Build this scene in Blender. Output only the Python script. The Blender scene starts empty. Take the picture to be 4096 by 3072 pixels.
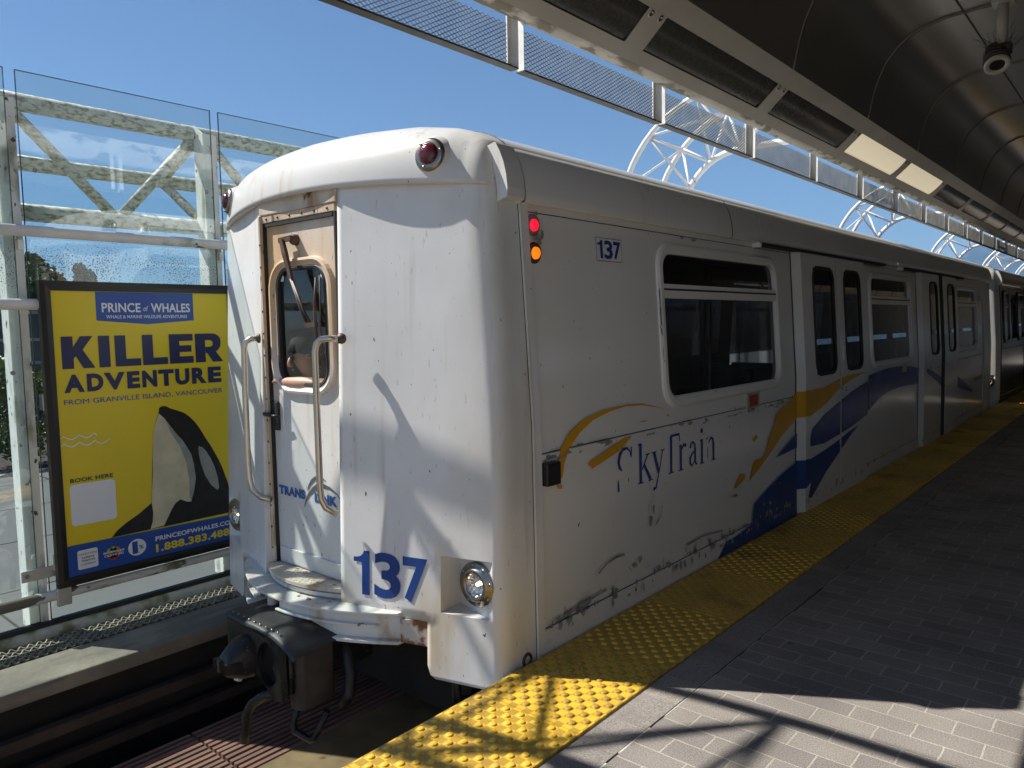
import bpy, bmesh, math, random
from mathutils import Vector, Matrix
from mathutils.geometry import tessellate_polygon
random.seed(7)
R = math.radians
sc = bpy.context.scene
COL = sc.collection

# ---------------------------------------------------------------- camera
cam = bpy.data.cameras.new('camera')
cam.sensor_width = 36.0
cam.lens = 36.0 * 3009.86 / 4096.0
cam.clip_start = 0.05
cam.clip_end = 30000
camo = bpy.data.objects.new('camera', cam)
COL.objects.link(camo)
rx, ux, bx = (0.75755, 0.65255, -0.01731), (-0.03891, 0.07161, 0.99667), (0.65162, -0.75435, 0.07964)
cl = (2.17165, -1.56277, 1.57924)
camo.matrix_world = Matrix(((rx[0], ux[0], bx[0], cl[0]), (rx[1], ux[1], bx[1], cl[1]), (rx[2], ux[2], bx[2], cl[2]), (0, 0, 0, 1)))
sc.camera = camo

# ---------------------------------------------------------------- sky, sun, exposure
SUN = Vector((-0.80, -0.41, 1.0)).normalized()
world = bpy.data.worlds.new('World')
sc.world = world
world.use_nodes = True
wn = world.node_tree
sky = wn.nodes.new('ShaderNodeTexSky')
sky.sky_type = 'NISHITA'
sky.sun_disc = False
sky.sun_elevation = math.asin(SUN.z)
sky.sun_rotation = math.atan2(SUN.x, SUN.y)
sky.air_density = 1.0
sky.dust_density = 0.0
sky.ozone_density = 6.0
bg = wn.nodes['Background']
bg.inputs['Strength'].default_value = 0.053
wn.links.new(sky.outputs['Color'], bg.inputs['Color'])
sl = bpy.data.lights.new('sun', 'SUN')
sl.energy = 4.2
sl.angle = R(0.53)
sl.color = (1.0, 0.95, 0.86)
so = bpy.data.objects.new('sun', sl)
COL.objects.link(so)
so.rotation_euler = (-SUN).to_track_quat('-Z', 'Y').to_euler()
so.location = (0, 0, 30)
sc.view_settings.view_transform = 'Standard'
sc.view_settings.look = 'None'
sc.view_settings.gamma = 1.0
sc.view_settings.exposure = 1.02

# ---------------------------------------------------------------- materials
MATS = {}

def pm(name, col, rough=0.5, metal=0.0, var=0.0, vscale=3.0, vstretch=(1, 1, 1), bump=0.0, bscale=40.0, layers=(), coat=0.0, spec=0.5, emit=None, bstretch=(1, 1, 1)):
    """Principled material; layers: (colour, noise scale, stretch, t0, t1, band, detail, roughness)"""
    m = bpy.data.materials.new(name)
    m.use_nodes = True
    nt = m.node_tree
    N, L = nt.nodes, nt.links
    b = N['Principled BSDF']
    b.inputs['Base Color'].default_value = (*col, 1)
    b.inputs['Roughness'].default_value = rough
    b.inputs['Metallic'].default_value = metal
    b.inputs['Coat Weight'].default_value = coat
    b.inputs['Coat Roughness'].default_value = 0.08
    b.inputs['Specular IOR Level'].default_value = spec
    if emit:
        b.inputs['Emission Color'].default_value = (*emit[0], 1)
        b.inputs['Emission Strength'].default_value = emit[1]
    geo = N.new('ShaderNodeNewGeometry')

    def noise(scale, stretch, detail=4.0):
        mp = N.new('ShaderNodeMapping')
        mp.inputs['Scale'].default_value = stretch
        L.new(geo.outputs['Position'], mp.inputs['Vector'])
        n = N.new('ShaderNodeTexNoise')
        n.inputs['Scale'].default_value = scale
        n.inputs['Detail'].default_value = detail
        L.new(mp.outputs['Vector'], n.inputs['Vector'])
        return n.outputs['Fac']

    def ramp(sock, a, c, x0=0.0, x1=1.0):
        r = N.new('ShaderNodeMapRange')
        r.interpolation_type = 'SMOOTHSTEP'
        r.inputs['From Min'].default_value = a
        r.inputs['From Max'].default_value = c
        r.inputs['To Min'].default_value = x0
        r.inputs['To Max'].default_value = x1
        L.new(sock, r.inputs['Value'])
        return r.outputs['Result']

    def mth(op, a, c):
        n = N.new('ShaderNodeMath')
        n.operation = op
        for i, v in enumerate((a, c)):
            if isinstance(v, (int, float)):
                n.inputs[i].default_value = v
            else:
                L.new(v, n.inputs[i])
        return n.outputs[0]

    def mix(f, a, c):
        n = N.new('ShaderNodeMix')
        n.data_type = 'RGBA'
        L.new(f, n.inputs['Factor'])
        for i, v in ((6, a), (7, c)):
            if isinstance(v, tuple):
                n.inputs[i].default_value = (*v, 1)
            else:
                L.new(v, n.inputs[i])
        return n.outputs[2]
    cur = tuple(col)
    rcur = None
    if var > 0:
        f = ramp(noise(vscale, vstretch), 0.3, 0.7)
        cur = mix(f, tuple(max(0, c * (1 - var)) for c in col), tuple(min(1, c * (1 + var)) for c in col))
    sep = None
    for ly in layers:
        lc, ns, st, t0, t1, band, det, lr = ly
        f = ramp(noise(ns, st, det), t0, t1)
        if band:
            if sep is None:
                sep = N.new('ShaderNodeSeparateXYZ')
                L.new(geo.outputs['Position'], sep.inputs[0])
            ax = sep.outputs[band[4]] if len(band) > 4 else sep.outputs['Z']
            f = mth('MULTIPLY', f, ramp(ax, band[0], band[1]))
            f = mth('MULTIPLY', f, ramp(ax, band[2], band[3], 1.0, 0.0))
        cur = mix(f, cur, tuple(lc))
        if lr is not None:
            n = N.new('ShaderNodeMix')
            L.new(f, n.inputs['Factor'])
            if rcur is None:
                n.inputs[2].default_value = rough
            else:
                L.new(rcur, n.inputs[2])
            n.inputs[3].default_value = lr
            rcur = n.outputs[0]
    if not isinstance(cur, tuple):
        L.new(cur, b.inputs['Base Color'])
    if rcur is not None:
        L.new(rcur, b.inputs['Roughness'])
    if bump > 0:
        bn = N.new('ShaderNodeBump')
        bn.inputs['Strength'].default_value = bump
        bn.inputs['Distance'].default_value = 0.01
        L.new(noise(bscale, bstretch, 6.0), bn.inputs['Height'])
        L.new(bn.outputs['Normal'], b.inputs['Normal'])
    MATS[name] = m
    return m


def glass(name, tint, gloss_min, gloss_col=(1, 1, 1), rough=0.0, specks=None):
    m = bpy.data.materials.new(name)
    m.use_nodes = True
    nt = m.node_tree
    N, L = nt.nodes, nt.links
    N.remove(N['Principled BSDF'])
    out = N['Material Output']
    tr = N.new('ShaderNodeBsdfTransparent')
    tr.inputs[0].default_value = (*tint, 1)
    gl = N.new('ShaderNodeBsdfGlossy')
    gl.inputs['Color'].default_value = (*gloss_col, 1)
    gl.inputs['Roughness'].default_value = rough
    fr = N.new('ShaderNodeFresnel')
    gb = N.new('ShaderNodeNewGeometry')
    io = N.new('ShaderNodeMapRange')
    io.inputs['To Min'].default_value = 1.5
    io.inputs['To Max'].default_value = 1.0 / 1.5
    L.new(gb.outputs['Backfacing'], io.inputs['Value'])
    L.new(io.outputs['Result'], fr.inputs['IOR'])
    mr = N.new('ShaderNodeMapRange')
    mr.inputs['To Min'].default_value = gloss_min
    mr.inputs['To Max'].default_value = 1.0
    L.new(fr.outputs[0], mr.inputs['Value'])
    mx = N.new('ShaderNodeMixShader')
    L.new(mr.outputs['Result'], mx.inputs['Fac'])
    L.new(tr.outputs[0], mx.inputs[1])
    L.new(gl.outputs[0], mx.inputs[2])
    last = mx.outputs[0]
    if specks:
        geo = N.new('ShaderNodeNewGeometry')
        df = N.new('ShaderNodeBsdfDiffuse')
        df.inputs[0].default_value = (0.12, 0.13, 0.10, 1)
        n = N.new('ShaderNodeTexNoise')
        n.inputs['Scale'].default_value = specks[0]
        n.inputs['Detail'].default_value = 3
        L.new(geo.outputs['Position'], n.inputs['Vector'])
        n2 = N.new('ShaderNodeTexNoise')
        n2.inputs['Scale'].default_value = 4.0
        L.new(geo.outputs['Position'], n2.inputs['Vector'])
        sx = N.new('ShaderNodeSeparateXYZ')
        L.new(geo.outputs['Position'], sx.inputs[0])
        bd = N.new('ShaderNodeMapRange')
        bd.interpolation_type = 'SMOOTHSTEP'
        bd.inputs['From Min'].default_value = specks[1]
        bd.inputs['From Max'].default_value = specks[2]
        bd.inputs['To Min'].default_value = 0.14
        bd.inputs['To Max'].default_value = -0.02
        zz = N.new('ShaderNodeMath')
        zz.operation = 'SUBTRACT'
        zz.inputs[1].default_value = 1.95
        L.new(sx.outputs['Z'], zz.inputs[0])
        za = N.new('ShaderNodeMath')
        za.operation = 'ABSOLUTE'
        L.new(zz.outputs[0], za.inputs[0])
        L.new(za.outputs[0], bd.inputs['Value'])
        a = N.new('ShaderNodeMath')
        a.operation = 'ADD'
        L.new(n.outputs['Fac'], a.inputs[0])
        L.new(bd.outputs[0], a.inputs[1])
        a2 = N.new('ShaderNodeMath')
        a2.operation = 'MULTIPLY_ADD'
        L.new(n2.outputs['Fac'], a2.inputs[0])
        a2.inputs[1].default_value = 0.22
        L.new(a.outputs[0], a2.inputs[2])
        st = N.new('ShaderNodeMapRange')
        st.inputs['From Min'].default_value = 0.835
        st.inputs['From Max'].default_value = 0.87
        st.inputs['To Max'].default_value = 0.75
        L.new(a2.outputs[0], st.inputs['Value'])
        m2 = N.new('ShaderNodeMixShader')
        L.new(st.outputs['Result'], m2.inputs['Fac'])
        L.new(last, m2.inputs[1])
        L.new(df.outputs[0], m2.inputs[2])
        last = m2.outputs[0]
    L.new(last, out.inputs['Surface'])
    MATS[name] = m
    return m


SPECK = ((0.10, 0.085, 0.07), 34.0, (1, 1, 0.6), 0.735, 0.76, None, 2.0, 0.6)
STREAK = ((0.50, 0.45, 0.37), 9.0, (1, 1, 0.07), 0.58, 0.86, None, 5.0, 0.4)
pm('paint_white', (0.74, 0.74, 0.735), 0.32, var=0.035, vscale=2.5, bump=0.16, bscale=4.5, layers=(STREAK, SPECK,
   ((0.55, 0.54, 0.52), 60.0, (1, 1, 0.25), 0.66, 0.72, None, 3.0, 0.5), ((0.60, 0.59, 0.56), 1.6, (1, 1, 0.5), 0.50, 0.75, None, 8.0, 0.45),
   ((0.52, 0.40, 0.24), 3.0, (1, 1, 0.3), 0.45, 0.75, (-0.2, 0.0, 0.1, 0.5), 4.0, None)))
pm('paint_visor', (0.66, 0.655, 0.64), 0.28, var=0.03, vscale=2.0, layers=(
   ((0.55, 0.40, 0.22), 7.0, (1.6, 0.6, 0.12), 0.50, 0.80, (-2.0, -1.55, -1.3, -0.75, 'X'), 5.0, 0.45),
   ((0.52, 0.51, 0.48), 5.0, (1, 1, 1), 0.53, 0.55, (2.36, 2.42, 2.46, 2.53), 7.0, 0.4), STREAK, SPECK))
pm('paint_side', (0.76, 0.745, 0.71), 0.16, var=0.025, vscale=1.2, bump=0.05, bscale=1.6, layers=(
   ((0.29, 0.29, 0.275), 13.0, (1, 1, 0.6), 0.575, 0.60, (0.03, 0.10, 0.12, 0.21), 6.0, 0.7),
   ((0.24, 0.24, 0.23), 19.0, (1, 0.35, 1.0), 0.58, 0.60, (0.90, 0.925, 0.95, 0.985), 6.0, 0.7), SPECK))
pm('paint_roof', (0.72, 0.72, 0.71), 0.22, var=0.05, vscale=1.5, vstretch=(1, 0.4, 1), bump=0.04, bscale=2.0, layers=(STREAK,))
pm('paint_dirty', (0.60, 0.53, 0.43), 0.45, var=0.10, vscale=6, layers=(
   ((0.34, 0.19, 0.09), 8.0, (1, 1, 0.25), 0.50, 0.78, None, 6.0, 0.7),
   ((0.16, 0.09, 0.05), 14.0, (1, 1, 1), 0.64, 0.70, None, 5.0, 0.8)))
pm('paint_bumper', (0.70, 0.68, 0.64), 0.45, var=0.06, vscale=6, layers=(
   ((0.48, 0.38, 0.26), 9.0, (1, 1, 0.5), 0.50, 0.75, None, 6.0, 0.7),
   ((0.20, 0.09, 0.04), 17.0, (1, 1, 1), 0.66, 0.71, None, 5.0, 0.8)))
pm('rust_paint', (0.60, 0.54, 0.46), 0.6, var=0.1, layers=(((0.22, 0.09, 0.035), 12.0, (1, 1, 1), 0.46, 0.60, None, 6.0, 0.8),))
pm('door_paint', (0.70, 0.69, 0.655), 0.42, var=0.05, vscale=4, layers=(
   ((0.62, 0.42, 0.23), 1.6, (1, 1, 0.5), 0.22, 0.62, (1.05, 1.75, 3.0, 3.1), 4.0, 0.5),
   ((0.54, 0.36, 0.20), 14.0, (1, 1, 0.08), 0.48, 0.80, (0.5, 1.6, 3.0, 3.1), 5.0, 0.5),
   ((0.30, 0.19, 0.10), 40.0, (1, 1, 0.5), 0.66, 0.72, None, 3.0, 0.6)))
pm('door_frame', (0.55, 0.43, 0.31), 0.55, var=0.25, vscale=8, vstretch=(1, 1, 0.3), layers=(
   ((0.70, 0.66, 0.58), 5.0, (1, 1, 1), 0.5, 0.6, (0.2, 0.3, 0.7, 1.3), 4.0, None),
   ((0.12, 0.07, 0.04), 18.0, (1, 1, 0.4), 0.60, 0.66, None, 5.0, 0.7)))
pm('brown_metal', (0.085, 0.05, 0.035), 0.5, var=0.3, vscale=20)
pm('rubber', (0.018, 0.018, 0.018), 0.6, var=0.2, vscale=12)
pm('black_cover', (0.032, 0.032, 0.034), 0.5, var=0.25, vscale=5, bump=0.2, bscale=12)
pm('coupler_iron', (0.022, 0.021, 0.021), 0.36, metal=0.35, var=0.3, vscale=10, bump=0.25, bscale=50, layers=(((0.16, 0.14, 0.11), 60.0, (1, 1, 1), 0.66, 0.72, None, 4.0, 0.7),))
pm('brown_iron', (0.050, 0.037, 0.030), 0.6, var=0.3, vscale=8, bump=0.2, bscale=40)
pm('steel_tube', (0.56, 0.52, 0.46), 0.28, metal=1.0, var=0.12, vscale=9, vstretch=(1, 1, 0.3))
pm('steel', (0.30, 0.28, 0.25), 0.3, metal=1.0, var=0.1)
pm('chrome', (0.82, 0.82, 0.84), 0.08, metal=1.0, bump=0.5, bscale=25)
pm('red_lens', (0.10, 0.006, 0.010), 0.12, coat=0.6, bump=0.25, bscale=70)
pm('red_lit', (0.7, 0.01, 0.03), 0.3, emit=((1.0, 0.012, 0.045), 0.45))
pm('amber_lit', (0.8, 0.22, 0.01), 0.3, emit=((1.0, 0.20, 0.006), 0.55))
pm('filament', (1, 0.8, 0.5), 0.3, emit=((1.0, 0.72, 0.32), 3.0))
pm('blue_decal', (0.012, 0.055, 0.24), 0.32, var=0.12, vscale=14, vstretch=(1, 1, 0.3))
pm('operator_blue', (0.012, 0.10, 0.34), 0.35, var=0.15, vscale=20)
pm('swoosh_blue', (0.012, 0.06, 0.25), 0.22, var=0.05, layers=(((0.55, 0.55, 0.53), 9.0, (1, 1, 0.8), 0.70, 0.71, None, 6.0, None),))
pm('swoosh_yellow', (0.66, 0.33, 0.012), 0.25, var=0.05)
pm('grey_decal', (0.12, 0.12, 0.13), 0.4)
pm('chip_grey', (0.27, 0.27, 0.26), 0.7, var=0.3, vscale=30)
pm('sticker_white', (0.72, 0.72, 0.72), 0.35, var=0.03)
pm('red_print', (0.30, 0.05, 0.06), 0.5)
pm('dark_side', (0.022, 0.022, 0.026), 0.14, var=0.1, bump=0.05, bscale=2.0)
pm('interior_wall', (0.11, 0.105, 0.10), 0.6, var=0.08)
pm('interior_floor', (0.07, 0.07, 0.075), 0.6)
pm('seat_blue', (0.03, 0.035, 0.08), 0.75, var=0.2, vscale=30)
pm('pole_yellow', (0.55, 0.42, 0.05), 0.35)
pm('skin', (0.50, 0.30, 0.21), 0.5, var=0.06, vscale=20)
pm('hair', (0.008, 0.007, 0.0065), 0.75, var=0.3, vscale=60, spec=0.25)
pm('shirt_dark', (0.03, 0.032, 0.04), 0.85, var=0.2)
pm('shirt_grey', (0.20, 0.20, 0.22), 0.85, var=0.2)
pm('eye_dark', (0.015, 0.012, 0.01), 0.3)
pm('lip', (0.34, 0.15, 0.13), 0.5)
pm('concrete', (0.36, 0.35, 0.32), 0.85, var=0.16, vscale=2.5, bump=0.35, bscale=45, layers=(((0.13, 0.12, 0.10), 5.0, (1, 0.4, 1), 0.52, 0.66, None, 6.0, None),))
pm('ledge_concrete', (0.22, 0.195, 0.15), 0.85, var=0.22, vscale=4, bump=0.6, bscale=25, layers=(((0.15, 0.135, 0.11), 9.0, (1, 0.2, 1), 0.50, 0.66, None, 9.0, None),))
pm('moss_concrete', (0.50, 0.50, 0.44), 0.8, var=0.12, vscale=5, bump=0.4, bscale=40, layers=(((0.17, 0.18, 0.08), 6.0, (1, 1, 1), 0.45, 0.66, None, 7.0, None),))
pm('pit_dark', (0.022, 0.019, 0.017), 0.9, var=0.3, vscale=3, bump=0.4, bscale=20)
pm('lim_plate', (0.24, 0.165, 0.085), 0.6, var=0.25, vscale=5, bump=0.15, bscale=14)
pm('slat_wood', (0.23, 0.125, 0.095), 0.75, var=0.3, vscale=9, vstretch=(1, 0.2, 1), bump=0.3, bscale=40)
pm('rail_rust', (0.045, 0.030, 0.024), 0.6, var=0.25, vscale=8)
pm('expanded_steel', (0.30, 0.27, 0.20), 0.6, metal=0.2, var=0.3, vscale=14)
pm('galv_white', (0.74, 0.75, 0.71), 0.55, var=0.08, vscale=6, bump=0.1, bscale=30, layers=(
   ((0.32, 0.32, 0.26), 9.0, (1, 1, 0.35), 0.54, 0.74, None, 7.0, 0.8), ((0.08, 0.07, 0.05), 22.0, (1, 1, 0.7), 0.64, 0.69, None, 5.0, 0.8)))
pm('truss_paint', (0.66, 0.65, 0.57), 0.6, var=0.12, vscale=8, bump=0.15, bscale=30, layers=(
   ((0.29, 0.275, 0.20), 46.0, (1, 0.5, 1), 0.42, 0.66, None, 9.0, 0.85),))
pm('rail_paint', (0.62, 0.60, 0.57), 0.5, var=0.08, vscale=8, layers=(
   ((0.13, 0.12, 0.09), 6.0, (1, 0.5, 1), 0.585, 0.60, None, 8.0, 0.8), ((0.30, 0.28, 0.2), 3.0, (1, 1, 1), 0.55, 0.7, None, 5.0, None)))
pm('arch_white', (0.78, 0.78, 0.77), 0.35, var=0.04, layers=(((0.30, 0.29, 0.24), 7.0, (1, 1, 1), 0.60, 0.72, None, 7.0, 0.7),))
pm('clamp_metal', (0.62, 0.60, 0.57), 0.35, metal=0.7, var=0.05)
pm('beam_concrete', (0.76, 0.72, 0.64), 0.85, var=0.12, vscale=3, bump=0.9, bscale=22, layers=(((0.34, 0.31, 0.25), 9.0, (1, 0.5, 1), 0.50, 0.60, None, 9.0, None),))
pm('frame_steel', (0.30, 0.29, 0.26), 0.5, metal=0.3, var=0.2, vscale=8)
pm('mesh_frame', (0.78, 0.78, 0.77), 0.5, var=0.1, vscale=10)
pm('flange_shaded', (0.055, 0.052, 0.046), 0.7, var=0.3, vscale=10)  # shade of the fascia underside put into the colour; uprights stay white
pm('panel_frame', (0.42, 0.385, 0.33), 0.42, metal=0.2, var=0.06)
pm('lens_off', (0.05, 0.047, 0.042), 0.16, var=0.2, vscale=40, bump=0.10, bscale=5.0)
pm('lens_lit', (0.6, 0.55, 0.4), 0.3, emit=((1.0, 0.86, 0.60), 0.235), bump=0.3, bscale=8)
pm('ceiling_metal', (0.36, 0.335, 0.30), 0.31, metal=0.82, var=0.08, vscale=1.5, vstretch=(1, 0.3, 1), bump=0.12, bscale=0.9)
pm('ceiling_rib', (0.17, 0.16, 0.14), 0.4, metal=0.6, var=0.15)
pm('speaker_ring', (0.42, 0.40, 0.35), 0.5)
pm('speaker_dark', (0.05, 0.042, 0.036), 0.7, var=0.3, vscale=30)
pm('wall_warm', (0.46, 0.40, 0.32), 0.8, var=0.1)
pm('wall_grey', (0.10, 0.10, 0.10), 0.8, var=0.1)
pm('poster_yellow', (0.74, 0.555, 0.022), 0.32, var=0.02)
pm('poster_blue', (0.022, 0.075, 0.33), 0.32)
pm('poster_navy', (0.020, 0.024, 0.085), 0.32)
pm('poster_white', (0.74, 0.75, 0.76), 0.32)
pm('poster_green', (0.03, 0.08, 0.05), 0.32)
pm('orca_black', (0.016, 0.014, 0.013), 0.3, var=0.3, vscale=15)
pm('orca_white', (0.60, 0.55, 0.38), 0.32, var=0.12, vscale=7)
pm('orca_grey', (0.30, 0.31, 0.29), 0.32, var=0.1, vscale=12)
pm('poster_red', (0.45, 0.06, 0.03), 0.32)
pm('poster_orange', (0.65, 0.25, 0.03), 0.32)
pm('poster_lime', (0.30, 0.42, 0.06), 0.32)
pm('frame_black', (0.016, 0.015, 0.014), 0.35, var=0.1)
pm('plaza_slab', (0.115, 0.115, 0.115), 0.85, var=0.08, vscale=0.7, bump=0.2, bscale=30)
pm('soil', (0.045, 0.034, 0.028), 0.95, var=0.4, vscale=9, bump=0.8, bscale=14)
pm('ground_far', (0.12, 0.125, 0.11), 0.95, var=0.2, vscale=0.05)
pm('hedge_leaf', (0.12, 0.17, 0.035), 0.55, var=0.45, vscale=5)
pm('tree_leaf', (0.050, 0.105, 0.030), 0.6, var=0.4, vscale=1.2)
pm('bark', (0.10, 0.075, 0.055), 0.9, var=0.3)
pm('teal_glass', (0.035, 0.075, 0.080), 0.12, var=0.3, vscale=0.6)
pm('building_frame', (0.30, 0.33, 0.34), 0.6)
pm('mountain', (0.022, 0.036, 0.030), 0.95, var=0.35, vscale=0.004, layers=(((0.085, 0.085, 0.083), 0.006, (1, 1, 0.4), 0.54, 0.64, None, 8.0, None),))
glass('screen_glass', (0.90, 0.955, 0.955), 0.05, specks=(110.0, 0.05, 0.30))
glass('glass_edge', (0.10, 0.22, 0.22), 0.10)
glass('car_glass', (0.13, 0.13, 0.14), 0.0, rough=0.0)
glass('cab_glass', (0.80, 0.82, 0.80), 0.03, rough=0.0)
glass('clear_lens', (0.9, 0.9, 0.9), 0.06)


def platform_mats():
    # yellow tactile tile with dot texture between the domes
    m = pm('tactile_yellow', (0.72, 0.45, 0.045), 0.36, var=0.08, vscale=7, layers=(
        ((0.34, 0.22, 0.06), 2.4, (1, 1, 1), 0.52, 0.75, None, 6.0, 0.7), ((0.03, 0.025, 0.02), 10.0, (1, 1, 1), 0.715, 0.73, None, 5.0, 0.8)))
    nt = m.node_tree
    N, L = nt.nodes, nt.links
    b = N['Principled BSDF']
    geo = N.new('ShaderNodeNewGeometry')

    def grid(sx, sy, ox, oy):
        mp = N.new('ShaderNodeVectorMath')
        mp.operation = 'MULTIPLY_ADD'
        mp.inputs[1].default_value = (1 / sx, 1 / sy, 0)
        mp.inputs[2].default_value = (ox, oy, 0)
        L.new(geo.outputs['Position'], mp.inputs[0])
        return mp.outputs[0]
    ck = N.new('ShaderNodeTexChecker')
    ck.inputs['Scale'].default_value = 1.0
    ck.inputs['Color1'].default_value = (1, 1, 1, 1)
    ck.inputs['Color2'].default_value = (0, 0, 0, 1)
    L.new(grid(0.0395, 0.041, 0.5 - 0.029 / 0.0395 + 20, 0.5 - 0.62 / 0.041 + 101), ck.inputs['Vector'])
    fr = N.new('ShaderNodeVectorMath')
    fr.operation = 'FRACTION'
    L.new(grid(0.0395 / 6, 0.041 / 6, 1000.0, 1000.0), fr.inputs[0])
    ds = N.new('ShaderNodeVectorMath')
    ds.operation = 'DISTANCE'
    ds.inputs[1].default_value = (0.5, 0.5, 0)
    L.new(fr.outputs[0], ds.inputs[0])
    mr = N.new('ShaderNodeMapRange')
    mr.inputs['From Min'].default_value = 0.40
    mr.inputs['From Max'].default_value = 0.28
    L.new(ds.outputs['Value'], mr.inputs['Value'])
    mu = N.new('ShaderNodeMath')
    mu.operation = 'MULTIPLY'
    L.new(mr.outputs[0], mu.inputs[0])
    L.new(ck.outputs['Fac'], mu.inputs[1])
    bn = N.new('ShaderNodeBump')
    bn.inputs['Strength'].default_value = 1.0
    bn.inputs['Distance'].default_value = 0.002
    L.new(mu.outputs[0], bn.inputs['Height'])
    L.new(bn.outputs[0], b.inputs['Normal'])
    # grime lodged between the dots
    src = b.inputs['Base Color'].links[0].from_socket
    inv = N.new('ShaderNodeMath')
    inv.operation = 'SUBTRACT'
    L.new(ck.outputs['Fac'], inv.inputs[0])
    L.new(mu.outputs[0], inv.inputs[1])
    inv.use_clamp = True
    sc_ = N.new('ShaderNodeMath')
    sc_.operation = 'MULTIPLY'
    sc_.inputs[1].default_value = 0.75
    L.new(inv.outputs[0], sc_.inputs[0])
    mx = N.new('ShaderNodeMix')
    mx.data_type = 'RGBA'
    L.new(sc_.outputs[0], mx.inputs['Factor'])
    L.new(src, mx.inputs[6])
    mx.inputs[7].default_value = (0.24, 0.155, 0.05, 1)
    L.new(mx.outputs[2], b.inputs['Base Color'])

    for nm, bw, ox in (('paver_field', 0.2265, -0.722), ('paver_border', 40.0, 5.0)):
        m = pm(nm, (0.25, 0.235, 0.22), 0.9)
        nt = m.node_tree
        N, L = nt.nodes, nt.links
        b = N['Principled BSDF']
        geo = N.new('ShaderNodeNewGeometry')
        ad = N.new('ShaderNodeVectorMath')
        ad.operation = 'ADD'
        ad.inputs[1].default_value = (ox + 22.65, -0.633 + 11.3, 0)
        # wobble the joints a little
        nz = N.new('ShaderNodeTexNoise')
        nz.inputs['Scale'].default_value = 14.0
        L.new(geo.outputs['Position'], nz.inputs['Vector'])
        ws = N.new('ShaderNodeVectorMath')
        ws.operation = 'MULTIPLY_ADD'
        ws.inputs[1].default_value = (0.008, 0.008, 0)
        L.new(nz.outputs['Color'], ws.inputs[0])
        L.new(geo.outputs['Position'], ws.inputs[2])
        L.new(ws.outputs[0], ad.inputs[0])
        br = N.new('ShaderNodeTexBrick')
        br.inputs['Scale'].default_value = 1.0
        br.inputs['Brick Width'].default_value = bw
        br.inputs['Row Height'].default_value = 0.1145
        br.inputs['Mortar Size'].default_value = 0.0042 if bw < 1 else 0.002
        br.inputs['Mortar Smooth'].default_value = 0.25
        br.inputs['Color1'].default_value = (0.21, 0.19, 0.18, 1)
        br.inputs['Color2'].default_value = (0.275, 0.25, 0.225, 1)
        br.inputs['Mortar'].default_value = (0.37, 0.345, 0.30, 1) if bw < 1 else (0.20, 0.18, 0.16, 1)
        L.new(ad.outputs[0], br.inputs['Vector'])
        n1 = N.new('ShaderNodeTexNoise')
        n1.inputs['Scale'].default_value = 190.0
        n1.inputs['Detail'].default_value = 4
        L.new(geo.outputs['Position'], n1.inputs['Vector'])
        n2 = N.new('ShaderNodeTexNoise')
        n2.inputs['Scale'].default_value = 2.2
        n2.inputs['Detail'].default_value = 5
        L.new(geo.outputs['Position'], n2.inputs['Vector'])
        hs = N.new('ShaderNodeHueSaturation')
        s1 = N.new('ShaderNodeMapRange')
        s1.inputs['From Min'].default_value = 0.25
        s1.inputs['From Max'].default_value = 0.75
        s1.inputs['To Min'].default_value = 0.45
        s1.inputs['To Max'].default_value = 1.55
        L.new(n1.outputs['Fac'], s1.inputs['Value'])
        s2 = N.new('ShaderNodeMapRange')
        s2.inputs['From Min'].default_value = 0.3
        s2.inputs['From Max'].default_value = 0.7
        s2.inputs['To Min'].default_value = 0.78
        s2.inputs['To Max'].default_value = 1.15
        L.new(n2.outputs['Fac'], s2.inputs['Value'])
        n3 = N.new('ShaderNodeTexVoronoi')
        n3.inputs['Scale'].default_value = 3.1
        L.new(geo.outputs['Position'], n3.inputs['Vector'])
        s3 = N.new('ShaderNodeMapRange')
        s3.interpolation_type = 'SMOOTHSTEP'
        s3.inputs['From Min'].default_value = 0.035
        s3.inputs['From Max'].default_value = 0.055
        s3.inputs['To Min'].default_value = 0.55
        s3.inputs['To Max'].default_value = 1.0
        L.new(n3.outputs['Distance'], s3.inputs['Value'])
        m3 = N.new('ShaderNodeMath')
        m3.operation = 'MULTIPLY'
        L.new(s2.outputs[0], m3.inputs[0])
        L.new(s3.outputs[0], m3.inputs[1])
        s2 = m3
        mm = N.new('ShaderNodeMath')
        mm.operation = 'MULTIPLY'
        L.new(s1.outputs[0], mm.inputs[0])
        L.new(s2.outputs[0], mm.inputs[1])
        L.new(mm.outputs[0], hs.inputs['Value'])
        L.new(br.outputs['Color'], hs.inputs['Color'])
        L.new(hs.outputs[0], b.inputs['Base Color'])
        hm = N.new('ShaderNodeMath')
        hm.operation = 'MULTIPLY_ADD'
        hm.inputs[1].default_value = -1.0
        L.new(br.outputs['Fac'], hm.inputs[0])
        h2 = N.new('ShaderNodeMath')
        h2.operation = 'MULTIPLY'
        h2.inputs[1].default_value = 0.7
        L.new(n1.outputs['Fac'], h2.inputs[0])
        L.new(h2.outputs[0], hm.inputs[2])
        bn = N.new('ShaderNodeBump')
        bn.inputs['Strength'].default_value = 0.55
        bn.inputs['Distance'].default_value = 0.004
        L.new(hm.outputs[0], bn.inputs['Height'])
        L.new(bn.outputs[0], b.inputs['Normal'])


platform_mats()

# ---------------------------------------------------------------- object helpers
ORG = {}


def tag(o, label=None, cat=None, group=None, kind=None):
    for k, v in (('label', label), ('category', cat), ('group', group), ('kind', kind)):
        if v:
            o[k] = v
    return o


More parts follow.
